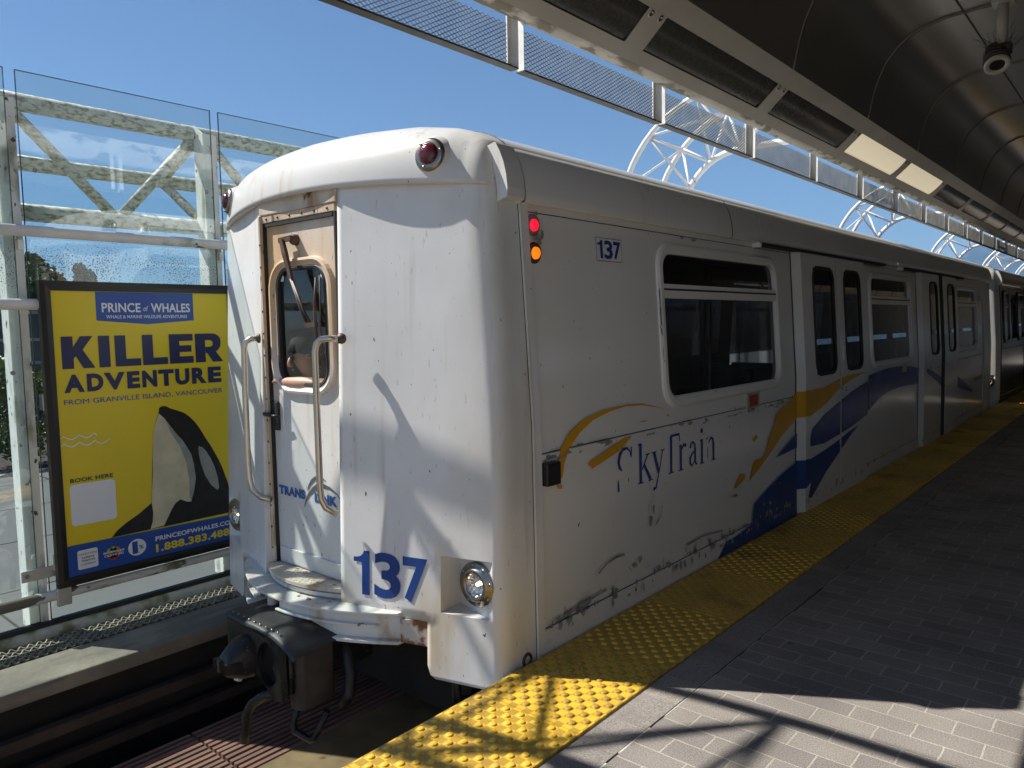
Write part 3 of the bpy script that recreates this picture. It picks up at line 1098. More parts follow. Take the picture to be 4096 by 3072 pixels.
def build_car(Y, dark, label):
    """Y shifts everything along the track"""
    car = empty('subway_car', (CX, 7.0, 0.0), label, 'train')
    side = 'dark_side' if dark else 'paint_side'
    roofm = 'dark_side' if dark else 'paint_roof'
    END = 13.5
    # ---- nose
    m = MB()
    nose_half(1, m)
    nose_half(-1, m)
    nose = m.build('nose', 'paint_white', car)
    m = MB()
    m.box(CX - 0.345, CX + 0.345, 0.697, 0.735, 2.185, 2.30)
    m.build('door_header', 'paint_dirty', nose, bevel=0.006)
    m = MB()
    visor(m)
    m.build('visor', 'paint_visor', car)
    # jamb frame of the recess
    m = MB()
    for s in (-1, 1):
        xa = CX + s * 0.345
        xb = CX + s * 0.328
        m.box(min(xa, xb) - (0.0 if s < 0 else 0.003), max(xa, xb) + (0.003 if s < 0 else 0.0), 0.688 if s < 0 else 0.716, 0.735, 0.268, 2.185)
    m.box(CX - 0.328, CX + 0.328, 0.702, 0.735, 2.145, 2.185)
    jf = m.build('door_frame', 'door_frame', car, bevel=0.004)
    m = MB()
    for s in (-1, 1):
        xb = CX + s * 0.328
        m.box(min(xb, xb - s * 0.013), max(xb, xb - s * 0.013), 0.705, 0.74, 0.268, 2.145)
    m.box(CX - 0.305, CX + 0.305, 0.705, 0.74, 2.125, 2.145)
    m.build('seal', 'rubber', jf)
    m = MB()
    for z in [0.35 + 0.12 * k for k in range(15)]:
        m.lathe((CX - 0.331, 0.688, z), (0, -1, 0), ((0, 0.007), (0.003, 0.006), (0.004, 0.0)), 8)
    for k in range(6):
        m.lathe((CX - 0.28 + 0.11 * k, 0.702, 2.165), (0, -1, 0), ((0, 0.008), (0.004, 0.006), (0.005, 0.0)), 8)
    m.build('rivets', 'brown_metal', jf)
    # ---- front door leaf with window
    wx0, wx1, wz0, wz1 = -1.535, -0.955, 1.225, 1.945
    m = MB()
    xx = [CX - 0.316, wx0 + 0.06, wx1 - 0.06, CX + 0.316]
    zz = [0.268, wz0 + 0.06, wz1 - 0.06, 2.126]
    m.grid([[(x, 0.724, z) for x in xx] for z in zz], False, lambda i, j: i == 1 and j == 1)
    door = m.build('front_door', 'door_paint', car)
    fn = lambda x, z, o=0.0: (x, 0.724 - o, z)
    lo, li = rrect(wx0, wx1, wz0, wz1, 0.17, 8), rrect(wx0 + 0.062, wx1 - 0.062, wz0 + 0.045, wz1 - 0.045, 0.11, 8)
    ring_part('window_frame', 'door_frame' if False else 'door_paint', door, lo, li, fn, ((0, 0.0), (0.12, 0.022), (0.4, 0.026), (0.75, 0.012), (1.0, 0.010), (1.0, -0.01)))
    lo2 = rrect(wx0 + 0.060, wx1 - 0.060, wz0 + 0.043, wz1 - 0.043, 0.11, 8)
    li2 = rrect(wx0 + 0.082, wx1 - 0.082, wz0 + 0.065, wz1 - 0.065, 0.09, 8)
    ring_part('window_seal', 'rubber', door, lo2, li2, fn, ((0, 0.009), (0.3, 0.015), (0.9, 0.012), (1.0, 0.0), (1.0, -0.012)))
    g = MB()
    g.grid([[(x, 0.731, z) for x in (wx0 + 0.05, wx1 - 0.05)] for z in (wz0 + 0.04, wz1 - 0.04)], False)
    g.build('window_pane', 'cab_glass', door)
    if not dark:
        g = MB()
        for (x, z) in ((-1.43, 1.845), (-1.06, 1.845)):
            g.lathe((x, 0.727, z), (0, -1, 0), ((0, 0.02), (0.001, 0.02), (0.001, 0.0)), 20)
        g.build('round_sticker', 'sticker_white', door)
    m = MB()
    m.box(-1.560, -1.495, 0.708, 0.724, 1.015, 1.175)
    hp = m.build('handle_plate', 'rubber', door, bevel=0.006)
    m = MB()
    m.box(-1.585, -1.545, 0.688, 0.708, 1.09, 1.112)
    m.tube([(-1.585, 0.680, 1.105), (-1.53, 0.675, 1.104), (-1.49, 0.679, 1.098), (-1.445, 0.681, 1.103)], [0.012, 0.010, 0.009, 0.008], 8)
    m.build('handle', 'coupler_iron', door)
    m = MB()
    m.box(CX - 0.30, CX + 0.30, 0.714, 0.724, 0.278, 0.36)
    m.build('kick_strip', 'door_paint', door, bevel=0.004)
    if not dark:
        tx = MB()
        pf = lambda u, v: (u, 0.7215, v)
        text_into(tx, 'TRANS', (-1.537, 0.655, -1.285, 0.708), pf, 0.06, space=1.08)
        text_into(tx, 'LINK', (-1.199, 0.655, -1.0, 0.708), pf, 0.06, space=1.08)
        tx.build('lettering', 'operator_blue', door)
        ar = MB()
        for pts in (((-1.263, 0.706, 0.002), (-1.247, 0.735, 0.007), (-1.222, 0.762, 0.010), (-1.19, 0.783, 0.010), (-1.16, 0.792, 0.008), (-1.12, 0.79, 0.005), (-1.09, 0.778, 0.001)),
                    ((-1.297, 0.612, 0.001), (-1.278, 0.652, 0.006), (-1.25, 0.688, 0.010), (-1.21, 0.720, 0.013), (-1.17, 0.742, 0.014), (-1.12, 0.752, 0.012), (-1.06, 0.746, 0.008), (-1.0, 0.722, 0.003), (-0.96, 0.69, 0.001))):
            up, dn = [], []
            for i, (x, z, w) in enumerate(pts):
                a, b = pts[max(0, i - 1)], pts[min(len(pts) - 1, i + 1)]
                t = Vector((b[0] - a[0], b[1] - a[1])).normalized()
                n = Vector((-t.y, t.x)) * w
                up.append((x + n.x, 0.7215, z + n.y))
                dn.append((x - n.x, 0.7215, z - n.y))
            ar.grid([up, dn], False)
        ar.lathe((-1.165, 0.7215, 0.820), (0, -1, 0), ((0, 0.012), (0.0005, 0.0)), 16)
        ar.build('emblem', 'grey_decal', door)
    # wiper
    w = MB()
    w.obox((-1.315, 0.684, 2.040), (0.055, 0, 0.003), (0, 0.010, 0), (0, 0, 0.013))
    w.lathe((-1.275, 0.724, 2.036), (0, -1, 0), ((0, 0.030), (0.022, 0.028), (0.034, 0.020), (0.036, 0.0)), 12)
    w.grid([[(-1.352, 0.668, 2.035), (-1.318, 0.664, 2.040)], [(-1.322, 0.660, 1.97), (-1.282, 0.656, 1.97)], [(-1.262, 0.664, 1.815), (-1.238, 0.662, 1.822)]], False)
    w.grid([[(-1.352, 0.680, 2.035), (-1.352, 0.668, 2.035)], [(-1.322, 0.675, 1.97), (-1.322, 0.660, 1.97)], [(-1.262, 0.674, 1.815), (-1.262, 0.664, 1.815)]], False)
    w.grid([[(-1.318, 0.664, 2.040), (-1.318, 0.680, 2.040)], [(-1.282, 0.656, 1.97), (-1.282, 0.675, 1.97)], [(-1.238, 0.662, 1.822), (-1.238, 0.674, 1.822)]], False)
    w.tube([(-1.256, 0.668, 1.83), (-1.19, 0.674, 1.68), (-1.150, 0.682, 1.60)], [0.009, 0.0075, 0.007], 6)
    w.tube([(-1.242, 0.668, 1.82), (-1.165, 0.674, 1.67), (-1.120, 0.682, 1.60)], [0.008, 0.0065, 0.007], 6)
    w.obox((-1.115, 0.684, 1.592), (0.045, 0, 0), (0, 0.010, 0), (0, 0, 0.012))
    w.tube([(-1.068, 0.690, 1.83), (-1.078, 0.684, 1.70), (-1.078, 0.684, 1.56), (-1.056, 0.690, 1.38)], [0.005, 0.008, 0.009, 0.006], 6)
    w.tube([(-1.05, 0.700, 1.84), (-1.055, 0.698, 1.60), (-1.035, 0.700, 1.38)], 0.004, 6)
    w.build('wiper', 'brown_metal', car)
    # step plate
    m = MB()
    arc = lambda d: 0.585 + 0.0 * d
    top, edge = [], []
    xsn = [CX - 0.343 + 0.686 * k / 12 for k in range(13)]
    ef = lambda x: 0.565 + 0.75 * (x - CX) ** 2
    for zt, zb, ins, nm, mt in ((0.266, 0.248, 0.0, 'step_plate', 'paint_dirty'), (0.235, 0.215, 0.012, 'step_plate', 'paint_bumper')):
        s = MB()
        fr_ = [(x, ef(x) + ins, zt) for x in xsn]
        bk = [(x, 0.724, zt) for x in xsn]
        s.grid([bk, fr_, [(p[0], p[1], zb) for p in fr_], [(p[0], p[1], zb) for p in bk]], False)
        if nm == 'step_plate' and zt > 0.25:
            rr = random.Random(4)
            for i in range(17):
                for j in range(5):
                    x, y = CX - 0.31 + 0.0385 * i + (0.019 if j % 2 else 0), 0.70 - 0.028 * j
                    if y > ef(x) + 0.012 and abs(x - CX) < 0.335:
                        a = R(45 if (i + j) % 2 else -45)
                        s.obox((x, y, zt + 0.001), (0.012 * math.cos(a), 0.012 * math.sin(a), 0), (-0.003 * math.sin(a), 0.003 * math.cos(a), 0), (0, 0, 0.0012))
        s.build(nm, mt, car)
    m = MB()
    m.grid([[(x, ef(x) + 0.03, z) for x in xsn] for z in (0.248, 0.17)], False)
    m.build('step_riser', 'rust_paint', car)
    # ---- bumper: stacked curved plates
    bf = lambda x: 0.475 + 0.52 * (x - CX) ** 2
    bx = [CX - 0.69 + 1.38 * k / 28 for k in range(29)]
    bm_ = MB()

    def slab(z1, z0, ins, xa, xb, depth=0.22):
        xr = [x for x in bx if xa - 1e-6 <= x <= xb + 1e-6]
        f_ = [(x, bf(x) + ins, z1) for x in xr]
        k_ = [(x, bf(x) + ins + depth, z1) for x in xr]
        r = [k_, f_, [(p[0], p[1], z0) for p in f_], [(p[0], p[1], z0) for p in k_]]
        bm_.grid(r, False)
        for e in (0, -1):
            bm_.add([q[e] for q in r], [(0, 1, 2, 3)])
    XA, XB = bx[0], bx[-1]
    slab(0.205, 0.190, 0.0, XA, XB, 0.3)
    slab(0.190, 0.115, 0.040, XA, CX - 0.20)
    slab(0.135, 0.122, 0.012, XA, CX - 0.24)
    slab(0.190, 0.070, 0.20, CX - 0.22, CX + 0.0, 0.12)
    slab(0.190, 0.065, 0.035, CX + 0.0, XB)
    slab(0.140, 0.128, 0.008, CX + 0.0, CX + 0.60)
    slab(0.065, 0.048, -0.002, XA, XB, 0.34)
    bumper = bm_.build('bumper', 'paint_bumper', car, bevel=0.004)
    m = MB()
    m.tube([(CX - 0.10, bf(CX - 0.1) + 0.055, 0.066), (CX - 0.10, bf(CX - 0.1) + 0.055, 0.19)], 0.028, 14)
    m.build('bumper_post', 'paint_dirty', bumper)
    m = MB()
    m.prism([(CX + 0.69, 0.735, 0.175), (CX + 0.69, 0.735, 0.06), (CX + 0.835, 0.80, 0.05), (CX + 0.835, 0.80, 0.175)], (0, 0.06, 0))
    m.prism([(CX - 0.69, 0.735, 0.175), (CX - 0.69, 0.735, 0.06), (CX - 0.835, 0.80, 0.05), (CX - 0.835, 0.80, 0.175)], (0, 0.06, 0))
    m.build('bumper_end', 'rust_paint', bumper)
    # ---- number on the nose
    if not dark:
        tx = MB()
        number137(tx, (-0.816, 0.262, -0.406, 0.482), lambda u, v: (u, fy(u - CX, v) - 0.0035, v))
        tx.build('number', 'blue_decal', nose)
    # ---- lamps on nose
    for s in (1, -1):
        c = Vector((CX + s * 1.062, 0.886, 0.383))
        l = MB()
        l.lathe(c, (0, -1, 0), ((-0.036, 0.104), (0.004, 0.105), (0.010, 0.102), (0.010, 0.080), (0.024, 0.076), (0.024, 0.060), (0.006, 0.054)), 40)
        for k in range(8):
            a = 2 * math.pi * k / 8 + 0.2
            p = c + Vector((0.091 * math.cos(a), -0.010, 0.091 * math.sin(a)))
            l.lathe(p, (0, -1, 0), ((0, 0.008), (0.004, 0.006), (0.004, 0.0)), 8)
        hl = l.build('headlight', 'steel', car)
        b = MB()
        rows = []
        for (d, rr_) in ((0.016, 0.057), (0.004, 0.052), (-0.004, 0.043), (-0.009, 0.028), (-0.012, 0.008)):
            rows.append([c + Vector((rr_ * (1 + (0.05 if k % 2 else -0.05)) * math.cos(6.2832 * k / 32), -d, rr_ * (1 + (0.05 if k % 2 else -0.05)) * math.sin(6.2832 * k / 32))) for k in range(32)])
        b.grid(rows, False, closed=True)
        b.build('reflector', 'chrome', hl)
        b = MB()
        b.lathe(c + Vector((0.0, 0.010, 0.0)), (0, -1, 0), ((0, 0.009), (0.012, 0.008), (0.016, 0.0)), 10)
        b.build('bulb', 'filament', hl)
        b = MB()
        b.lathe(c, (0, -1, 0), ((0.016, 0.060), (0.024, 0.048), (0.030, 0.026), (0.032, 0.0)), 28)
        b.build('lens', 'clear_lens', hl)
        # red marker on the visor
        c = Vector((CX + s * 0.883, 0.826, 2.345))
        ax = Vector((s * 0.30, -1, 0.16)).normalized()
        l = MB()
        l.lathe(c, ax, ((-0.06, 0.078), (0.0, 0.075), (0.012, 0.070), (0.016, 0.062), (0.016, 0.050)), 32)
        a0 = ax.orthogonal().normalized()
        b0 = ax.cross(a0)
        for k in range(3):
            a = 2 * math.pi * k / 3 + 0.5
            l.lathe(c + ax * 0.014 + (a0 * math.cos(a) + b0 * math.sin(a)) * 0.062, ax, ((0, 0.007), (0.005, 0.006), (0.006, 0)), 8)
        ml = l.build('marker_lamp', 'steel', car)
        b = MB()
        b.lathe(c, ax, ((0.010, 0.051), (0.022, 0.048), (0.034, 0.038), (0.041, 0.022), (0.043, 0.0)), 28)
        b.build('lens', 'red_lens', ml)
        b = MB()
        b.lathe(c - ax * 0.055, ax, ((0, 0.105), (0.02, 0.10), (0.045, 0.084), (0.055, 0.077)), 32)
        b.build('lamp_bezel', 'paint_visor', ml)
    # ---- grab handles
    h = MB()
    h.tube([(-0.835, 0.64, 1.523), (-0.86, 0.605, 1.525), (-0.89, 0.583, 1.522), (-0.915, 0.573, 1.50), (-0.926, 0.570, 1.46), (-0.927, 0.570, 1.24), (-0.926, 0.570, 0.80), (-0.922, 0.572, 0.74), (-0.905, 0.585, 0.695), (-0.865, 0.625, 0.66)], 0.0165, 14)
    gh = h.build('grab_handle', 'steel_tube', car)
    h = MB()
    h.lathe((-0.835, 0.664, 1.523), (0.34, -0.94, 0), ((0, 0.026), (0.012, 0.026), (0.016, 0.02), (0.030, 0.012), (0.030, 0.0)), 16)
    h.build('flange', 'brown_metal', gh)
    h = MB()
    h.tube([(-1.588, 0.66, 1.524), (-1.612, 0.632, 1.522), (-1.635, 0.615, 1.505), (-1.646, 0.61, 1.47), (-1.655, 0.61, 1.25), (-1.660, 0.61, 0.83), (-1.655, 0.612, 0.74), (-1.64, 0.62, 0.68), (-1.60, 0.645, 0.64), (-1.552, 0.68, 0.625)], 0.0165, 14)
    gh = h.build('grab_handle', 'steel_tube', car)
    h = MB()
    h.lathe((-1.585, 0.672, 1.524), (-0.34, -0.94, 0), ((0, 0.026), (0.012, 0.026), (0.016, 0.016), (0.016, 0.0)), 16)
    h.build('flange', 'brown_metal', gh)
    # round socket low on the nose corner
    s = MB()
    s.lathe((-0.026, 1.055, 0.005), (1, 0, 0), ((0, 0.036), (0.006, 0.034), (0.010, 0.026), (0.004, 0.022), (-0.02, 0.018)), 20)
    s.build('jack_socket', 'brown_metal', nose)

    # ---- body sides
    holes = ([(2.42, 4.10, 1.13, 1.98), (4.5, 6.22, 0.02, 2.1), (6.60, 8.12, 1.13, 1.98), (8.5, 10.5, 0.02, 2.1), (10.80, 12.2, 1.13, 1.98)])
    ybr = sorted(set([1.125, END] + [v for hh in holes for v in hh[:2]]))
    zbr = [-0.03, 0.02, 0.105, 0.5, 0.93, 1.11, 1.13, 1.55, 1.98, 2.1, 2.16]
    for sg in (1, -1):
        m = MB()
        fx = lambda z: xs(z) if sg > 0 else 2 * CX - xs(z)
        rows = [[(fx(z), y, z) for y in ybr] for z in zbr]

        def skip(i, j):
            y, z = (ybr[j] + ybr[j + 1]) / 2, (zbr[i] + zbr[i + 1]) / 2
            return any(a < y < b and c < z < d for a, b, c, d in holes)
        m.grid(rows, False, skip)
        m.build('side_wall', side if sg > 0 else 'paint_white', car)
    # pillar strip behind the nose corner and at the rear end
    for (ya, yb) in ((1.128, 1.182), (12.82, 13.48)):
        m = MB()
        m.grid([[side_pt(y, z, o) for z in (-0.03, 0.5, 1.11, 1.7, 2.15)] for y, o in ((ya, -0.01), (ya, 0.014), (yb, 0.014), (yb, 0.0))], False)
        m.build('pillar_strip', 'paint_white' if not dark else side, car)
    m = MB()
    m.grid([[side_pt(y, z, 0.002) for z in (-0.03, 0.5, 1.11, 1.7, 2.13)] for y in (1.1235, 1.1285)], False)
    m.build('nose_seam', 'rubber', car)
    # lower sill strip, seams and belt rail
    m = MB()
    segs = [(1.182, 4.47), (6.30, 8.5), (10.6, 12.82)]
    for a, b in segs:
        m.grid([[side_pt(a, z, o), side_pt(b, z, o)] for z, o in ((0.108, 0.004), (0.104, 0.010), (0.0, 0.016), (-0.05, 0.016))], False)
    m.build('sill', 'paint_side' if not dark else side, car)
    m = MB()
    for a, b in segs:
        m.grid([[side_pt(a, z, o), side_pt(b, z, o)] for z, o in ((0.93, 0.0), (0.933, 0.009), (0.957, 0.009), (0.96, 0.0))], False)
    m.build('belt_rail', side, car)
    m = MB()
    for a, b in segs:
        m.grid([[side_pt(a, z, 0.0025), side_pt(b, z, 0.0025)] for z in (0.1085, 0.1135)], False)
        m.grid([[side_pt(a, z, 0.0025), side_pt(b, z, 0.0025)] for z in (0.9605, 0.9645)], False)
        m.grid([[side_pt(a, z, 0.0025), side_pt(b, z, 0.0025)] for z in (2.098, 2.102)], False)
    m.build('panel_seam', 'rubber', car)
    # ---- roof and gutter
    m = MB()
    prof = [(-d, z) for d, z in ZR[:0:-1]] + ZR
    prof = [(CX + d, z) for d, z in prof]
    m.grid([[(x, y, z) for x, z in prof] for y in (1.125, END)], True)
    m.build('roof', roofm, car)
    m = MB()
    m.tube([(CX + d, 1.125, lerp_tab(ZR, abs(d)) + 0.001) for d in [1.115 - 2.23 * k / 40 for k in range(41)]], 0.006, 6)
    m.build('roof_seam', 'brown_metal', car)
    gp = [(1.115, 2.135), (1.183, 2.132), (1.191, 2.14), (1.193, 2.18), (1.186, 2.24), (1.171, 2.295), (1.149, 2.345), (1.127, 2.381), (1.117, 2.384), (1.115, 2.366), (1.085, 2.392)]
    for s in (1, -1):
        cuts = [1.118, 3.306, 7.51, 11.6, END] if s > 0 else [1.118, END]
        for a, b in zip(cuts, cuts[1:]):
            m = MB()
            m.grid([[(CX + s * d, y, z) for d, z in gp[:3]] for y in (a + 0.006, b - 0.006)], False)
            m.grid([[(CX + s * d, y, z) for d, z in gp[2:8]] for y in (a + 0.006, b - 0.006)], True)
            m.grid([[(CX + s * d, y, z) for d, z in gp[7:]] for y in (a + 0.006, b - 0.006)], False)
            m.build('gutter', roofm, car)
            if a > 2 and s > 0:
                m = MB()
                m.grid([[(CX + s * (d - 0.004), y, z - 0.002) for d, z in gp] for y in (a - 0.012, a + 0.012)], True)
                m.build('gutter_seam', 'rubber', car)
        m = MB()
        r0 = [(CX + s * (d + 0.008), z + 0.004) for d, z in gp[:9]]
        ins = [(CX + s * (d - 0.05), z - 0.012) for d, z in gp[:9]]
        m.grid([[(x, 0.985, z) for x, z in ins], [(x, 0.99, z) for x, z in r0], [(x, 1.112, z) for x, z in r0], [(x, 1.114, z) for x, z in ins]], False)
        m.add([(x, 0.988, z) for x, z in r0] + [(x, 0.988, z) for x, z in ins], [(i, i + 1, 10 + i, 9 + i) for i in range(8)])
        m.add([(r0[0][0], 0.988, r0[0][1]), (r0[0][0], 1.112, r0[0][1]), (ins[0][0], 1.112, ins[0][1]), (ins[0][0], 0.988, ins[0][1])], [(0, 1, 2, 3)])
        m.build('gutter_cap', 'paint_visor', car, bevel=0.004)
    # door rails under the gutter
    for a, b in ((3.74, 7.0), (7.66, 11.1)):
        m = MB()
        m.box(xs(2.11), xs(2.11) + 0.062, a + 0.02, b, 2.112, 2.134)
        dr = m.build('door_rail', 'rubber', car)
        m = MB()
        m.box(xs(2.11) + 0.001, xs(2.11) + 0.066, a, a + 0.02, 2.098, 2.133)
        m.build('end_cap', 'paint_white', dr)
    # ---- windows and doors
    if not dark:
        window(car, 2.35, 4.17, 1.06, 2.045, 1.77, side, 'car_glass')
        window(car, 6.53, 8.19, 1.06, 2.045, 1.77, side, 'car_glass')
        window(car, 10.73, 12.28, 1.06, 2.02, 1.77, side, 'car_glass')
    else:
        window(car, 14.92 - Y, 15.62 - Y, 1.06, 2.045, 1.77, side, 'car_glass')
        window(car, 3.2, 4.17, 1.06, 2.045, 1.77, side, 'car_glass')
        window(car, 6.53, 8.19, 1.06, 2.045, 1.77, side, 'car_glass')
        window(car, 10.73, 12.28, 1.06, 2.02, 1.77, side, 'car_glass')
    d1 = door_leaf(car, 4.565, 5.425, 'car_glass', side, 4.80, 5.345, True)
    d2 = door_leaf(car, 5.45, 6.25, 'car_glass', side, 5.60, 6.11, False)
    d3 = door_leaf(car, 8.56, 9.49, 'car_glass', side, 8.93, 9.38, True)
    d4 = door_leaf(car, 9.74, 10.53, 'car_glass', side, 9.96, 10.42, False)
    m = MB()
    for a, b in ((5.425, 5.45), (9.49, 9.74)):
        m.grid([[side_pt(y, z, 0.044) for z in (0.01, 1.11, 2.11)] for y in (a, b)], False)
    m.build('door_gasket', 'rubber', car)
    m = MB()
    for a in (4.470, 8.478):
        m.grid([[side_pt(y, z, 0.003) for z in (0.0, 1.11, 2.11)] for y in (a - 0.014, a + 0.008)], False)
    m.build('door_gap', 'rubber', car)
    for dl, yy in ((d2, 5.525), (d4, 9.80)):
        m = MB()
        m.grid([[side_pt(y, z, o) for z in (1.20, 1.335)] for y, o in ((yy - 0.022, 0.05), (yy - 0.022, 0.06), (yy + 0.022, 0.06), (yy + 0.022, 0.05))], False)
        hb = m.build('handle', 'sticker_white', dl)
    # interior
    m = MB()
    m.box(CX - 1.10, CX + 1.10, 2.1, END - 0.2, -0.05, -0.01)
    m.build('floor', 'interior_floor', car)
    m = MB()
    m.box(CX - 0.98, CX + 0.98, 2.1, END - 0.2, 2.10, 2.13)
    m.box(CX - 1.12, CX + 1.12, 2.06, 2.1, -0.05, 2.13)
    m.box(CX - 1.12, CX + 1.12, END - 0.24, END - 0.2, -0.05, 2.13)
    m.build('interior_lining', 'interior_wall', car)
    for y in (2.6, 3.3, 3.9, 6.7, 7.3, 7.9, 10.9, 11.6):
        for x0 in (CX - 1.08, CX + 0.25):
            m = MB()
            m.box(x0, x0 + 0.82, y, y + 0.40, 0.36, 0.44)
            m.box(x0, x0 + 0.82, y + 0.36, y + 0.42, 0.44, 1.0)
            m.box(x0 + 0.1, x0 + 0.7, y + 0.08, y + 0.3, -0.02, 0.36)
            m.build('seat', 'seat_blue', car, bevel=0.02)
    m = MB()
    for y in (3.05, 4.4, 6.35, 8.4, 10.6):
        for dx in (-0.45, 0.45):
            m.tube([(CX + dx, y, -0.02), (CX + dx, y, 2.11)], 0.016, 8)
    for dx in (-0.7, 0.7):
        m.tube([(CX + dx, 2.2, 1.86), (CX + dx, 13.2, 1.86)], 0.014, 8)
    m.build('grab_pole', 'steel_tube', car)
    if not dark:
        m = MB()
        m.box(-1.33, -1.32, 3.765, 3.885, 1.475, 1.62)
        nt_ = m.build('safety_notice', 'pole_yellow', car)
        m = MB()
        m.lathe((-1.318, 3.815, 1.565), (1, 0, 0), ((0, 0.03), (0.002, 0.0)), 20)
        m.build('notice_symbol', 'red_print', nt_)
        m = MB()
        m.tube([side_pt(y, z, -0.030) for y, z in ((2.44, 1.925), (3.0, 1.935), (3.66, 1.935), (3.82, 1.915), (4.06, 1.785))], 0.007, 6)
        m.build('hopper_sash', 'panel_frame', car)
    # far side glass
    m = MB()
    for (a, b, c, d) in holes:
        m.grid([[(2 * CX - xs(z), y, z) for y in (a, b)] for z in (max(c, 1.1), 2.0)], False)
    m.build('far_pane', 'car_glass', car)
    # cab: floor, rear partition and console so that the front window looks into a room
    m = MB()
    m.box(CX - 1.0, CX + 1.0, 1.00, 2.06, -0.05, -0.01)
    m.box(CX - 0.34, CX + 0.34, 0.745, 0.80, 0.30, 1.262)
    m.build('cab_lining', 'interior_wall', car)
    # underframe skirt, dark
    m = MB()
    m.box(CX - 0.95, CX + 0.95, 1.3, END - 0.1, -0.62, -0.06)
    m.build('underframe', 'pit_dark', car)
    m = MB()
    for yy in (2.6, 10.6):
        for dy in (-0.8, 0.8):
            for xr in (-1.93, -0.50):
                m.lathe((xr - 0.05, yy + dy, -0.86 + 0.235 + 0.0), (1, 0, 0), ((0, 0.0), (0, 0.235), (0.10, 0.235), (0.10, 0.0)), 28)
    m.build('wheel', 'coupler_iron', car)
    if Y:
        def shift(o):
            o.location.y += Y
        shift(car)
    return car, nose, (d1, d2, d3, d4)


car1, nose1, doors1 = build_car(0, False, 'white two door train car with blue and yellow swooshes, its nose door facing the viewer')
car2, nose2, doors2 = build_car(13.5, True, 'black sided train car coupled behind the white swoosh car, its nose end white')


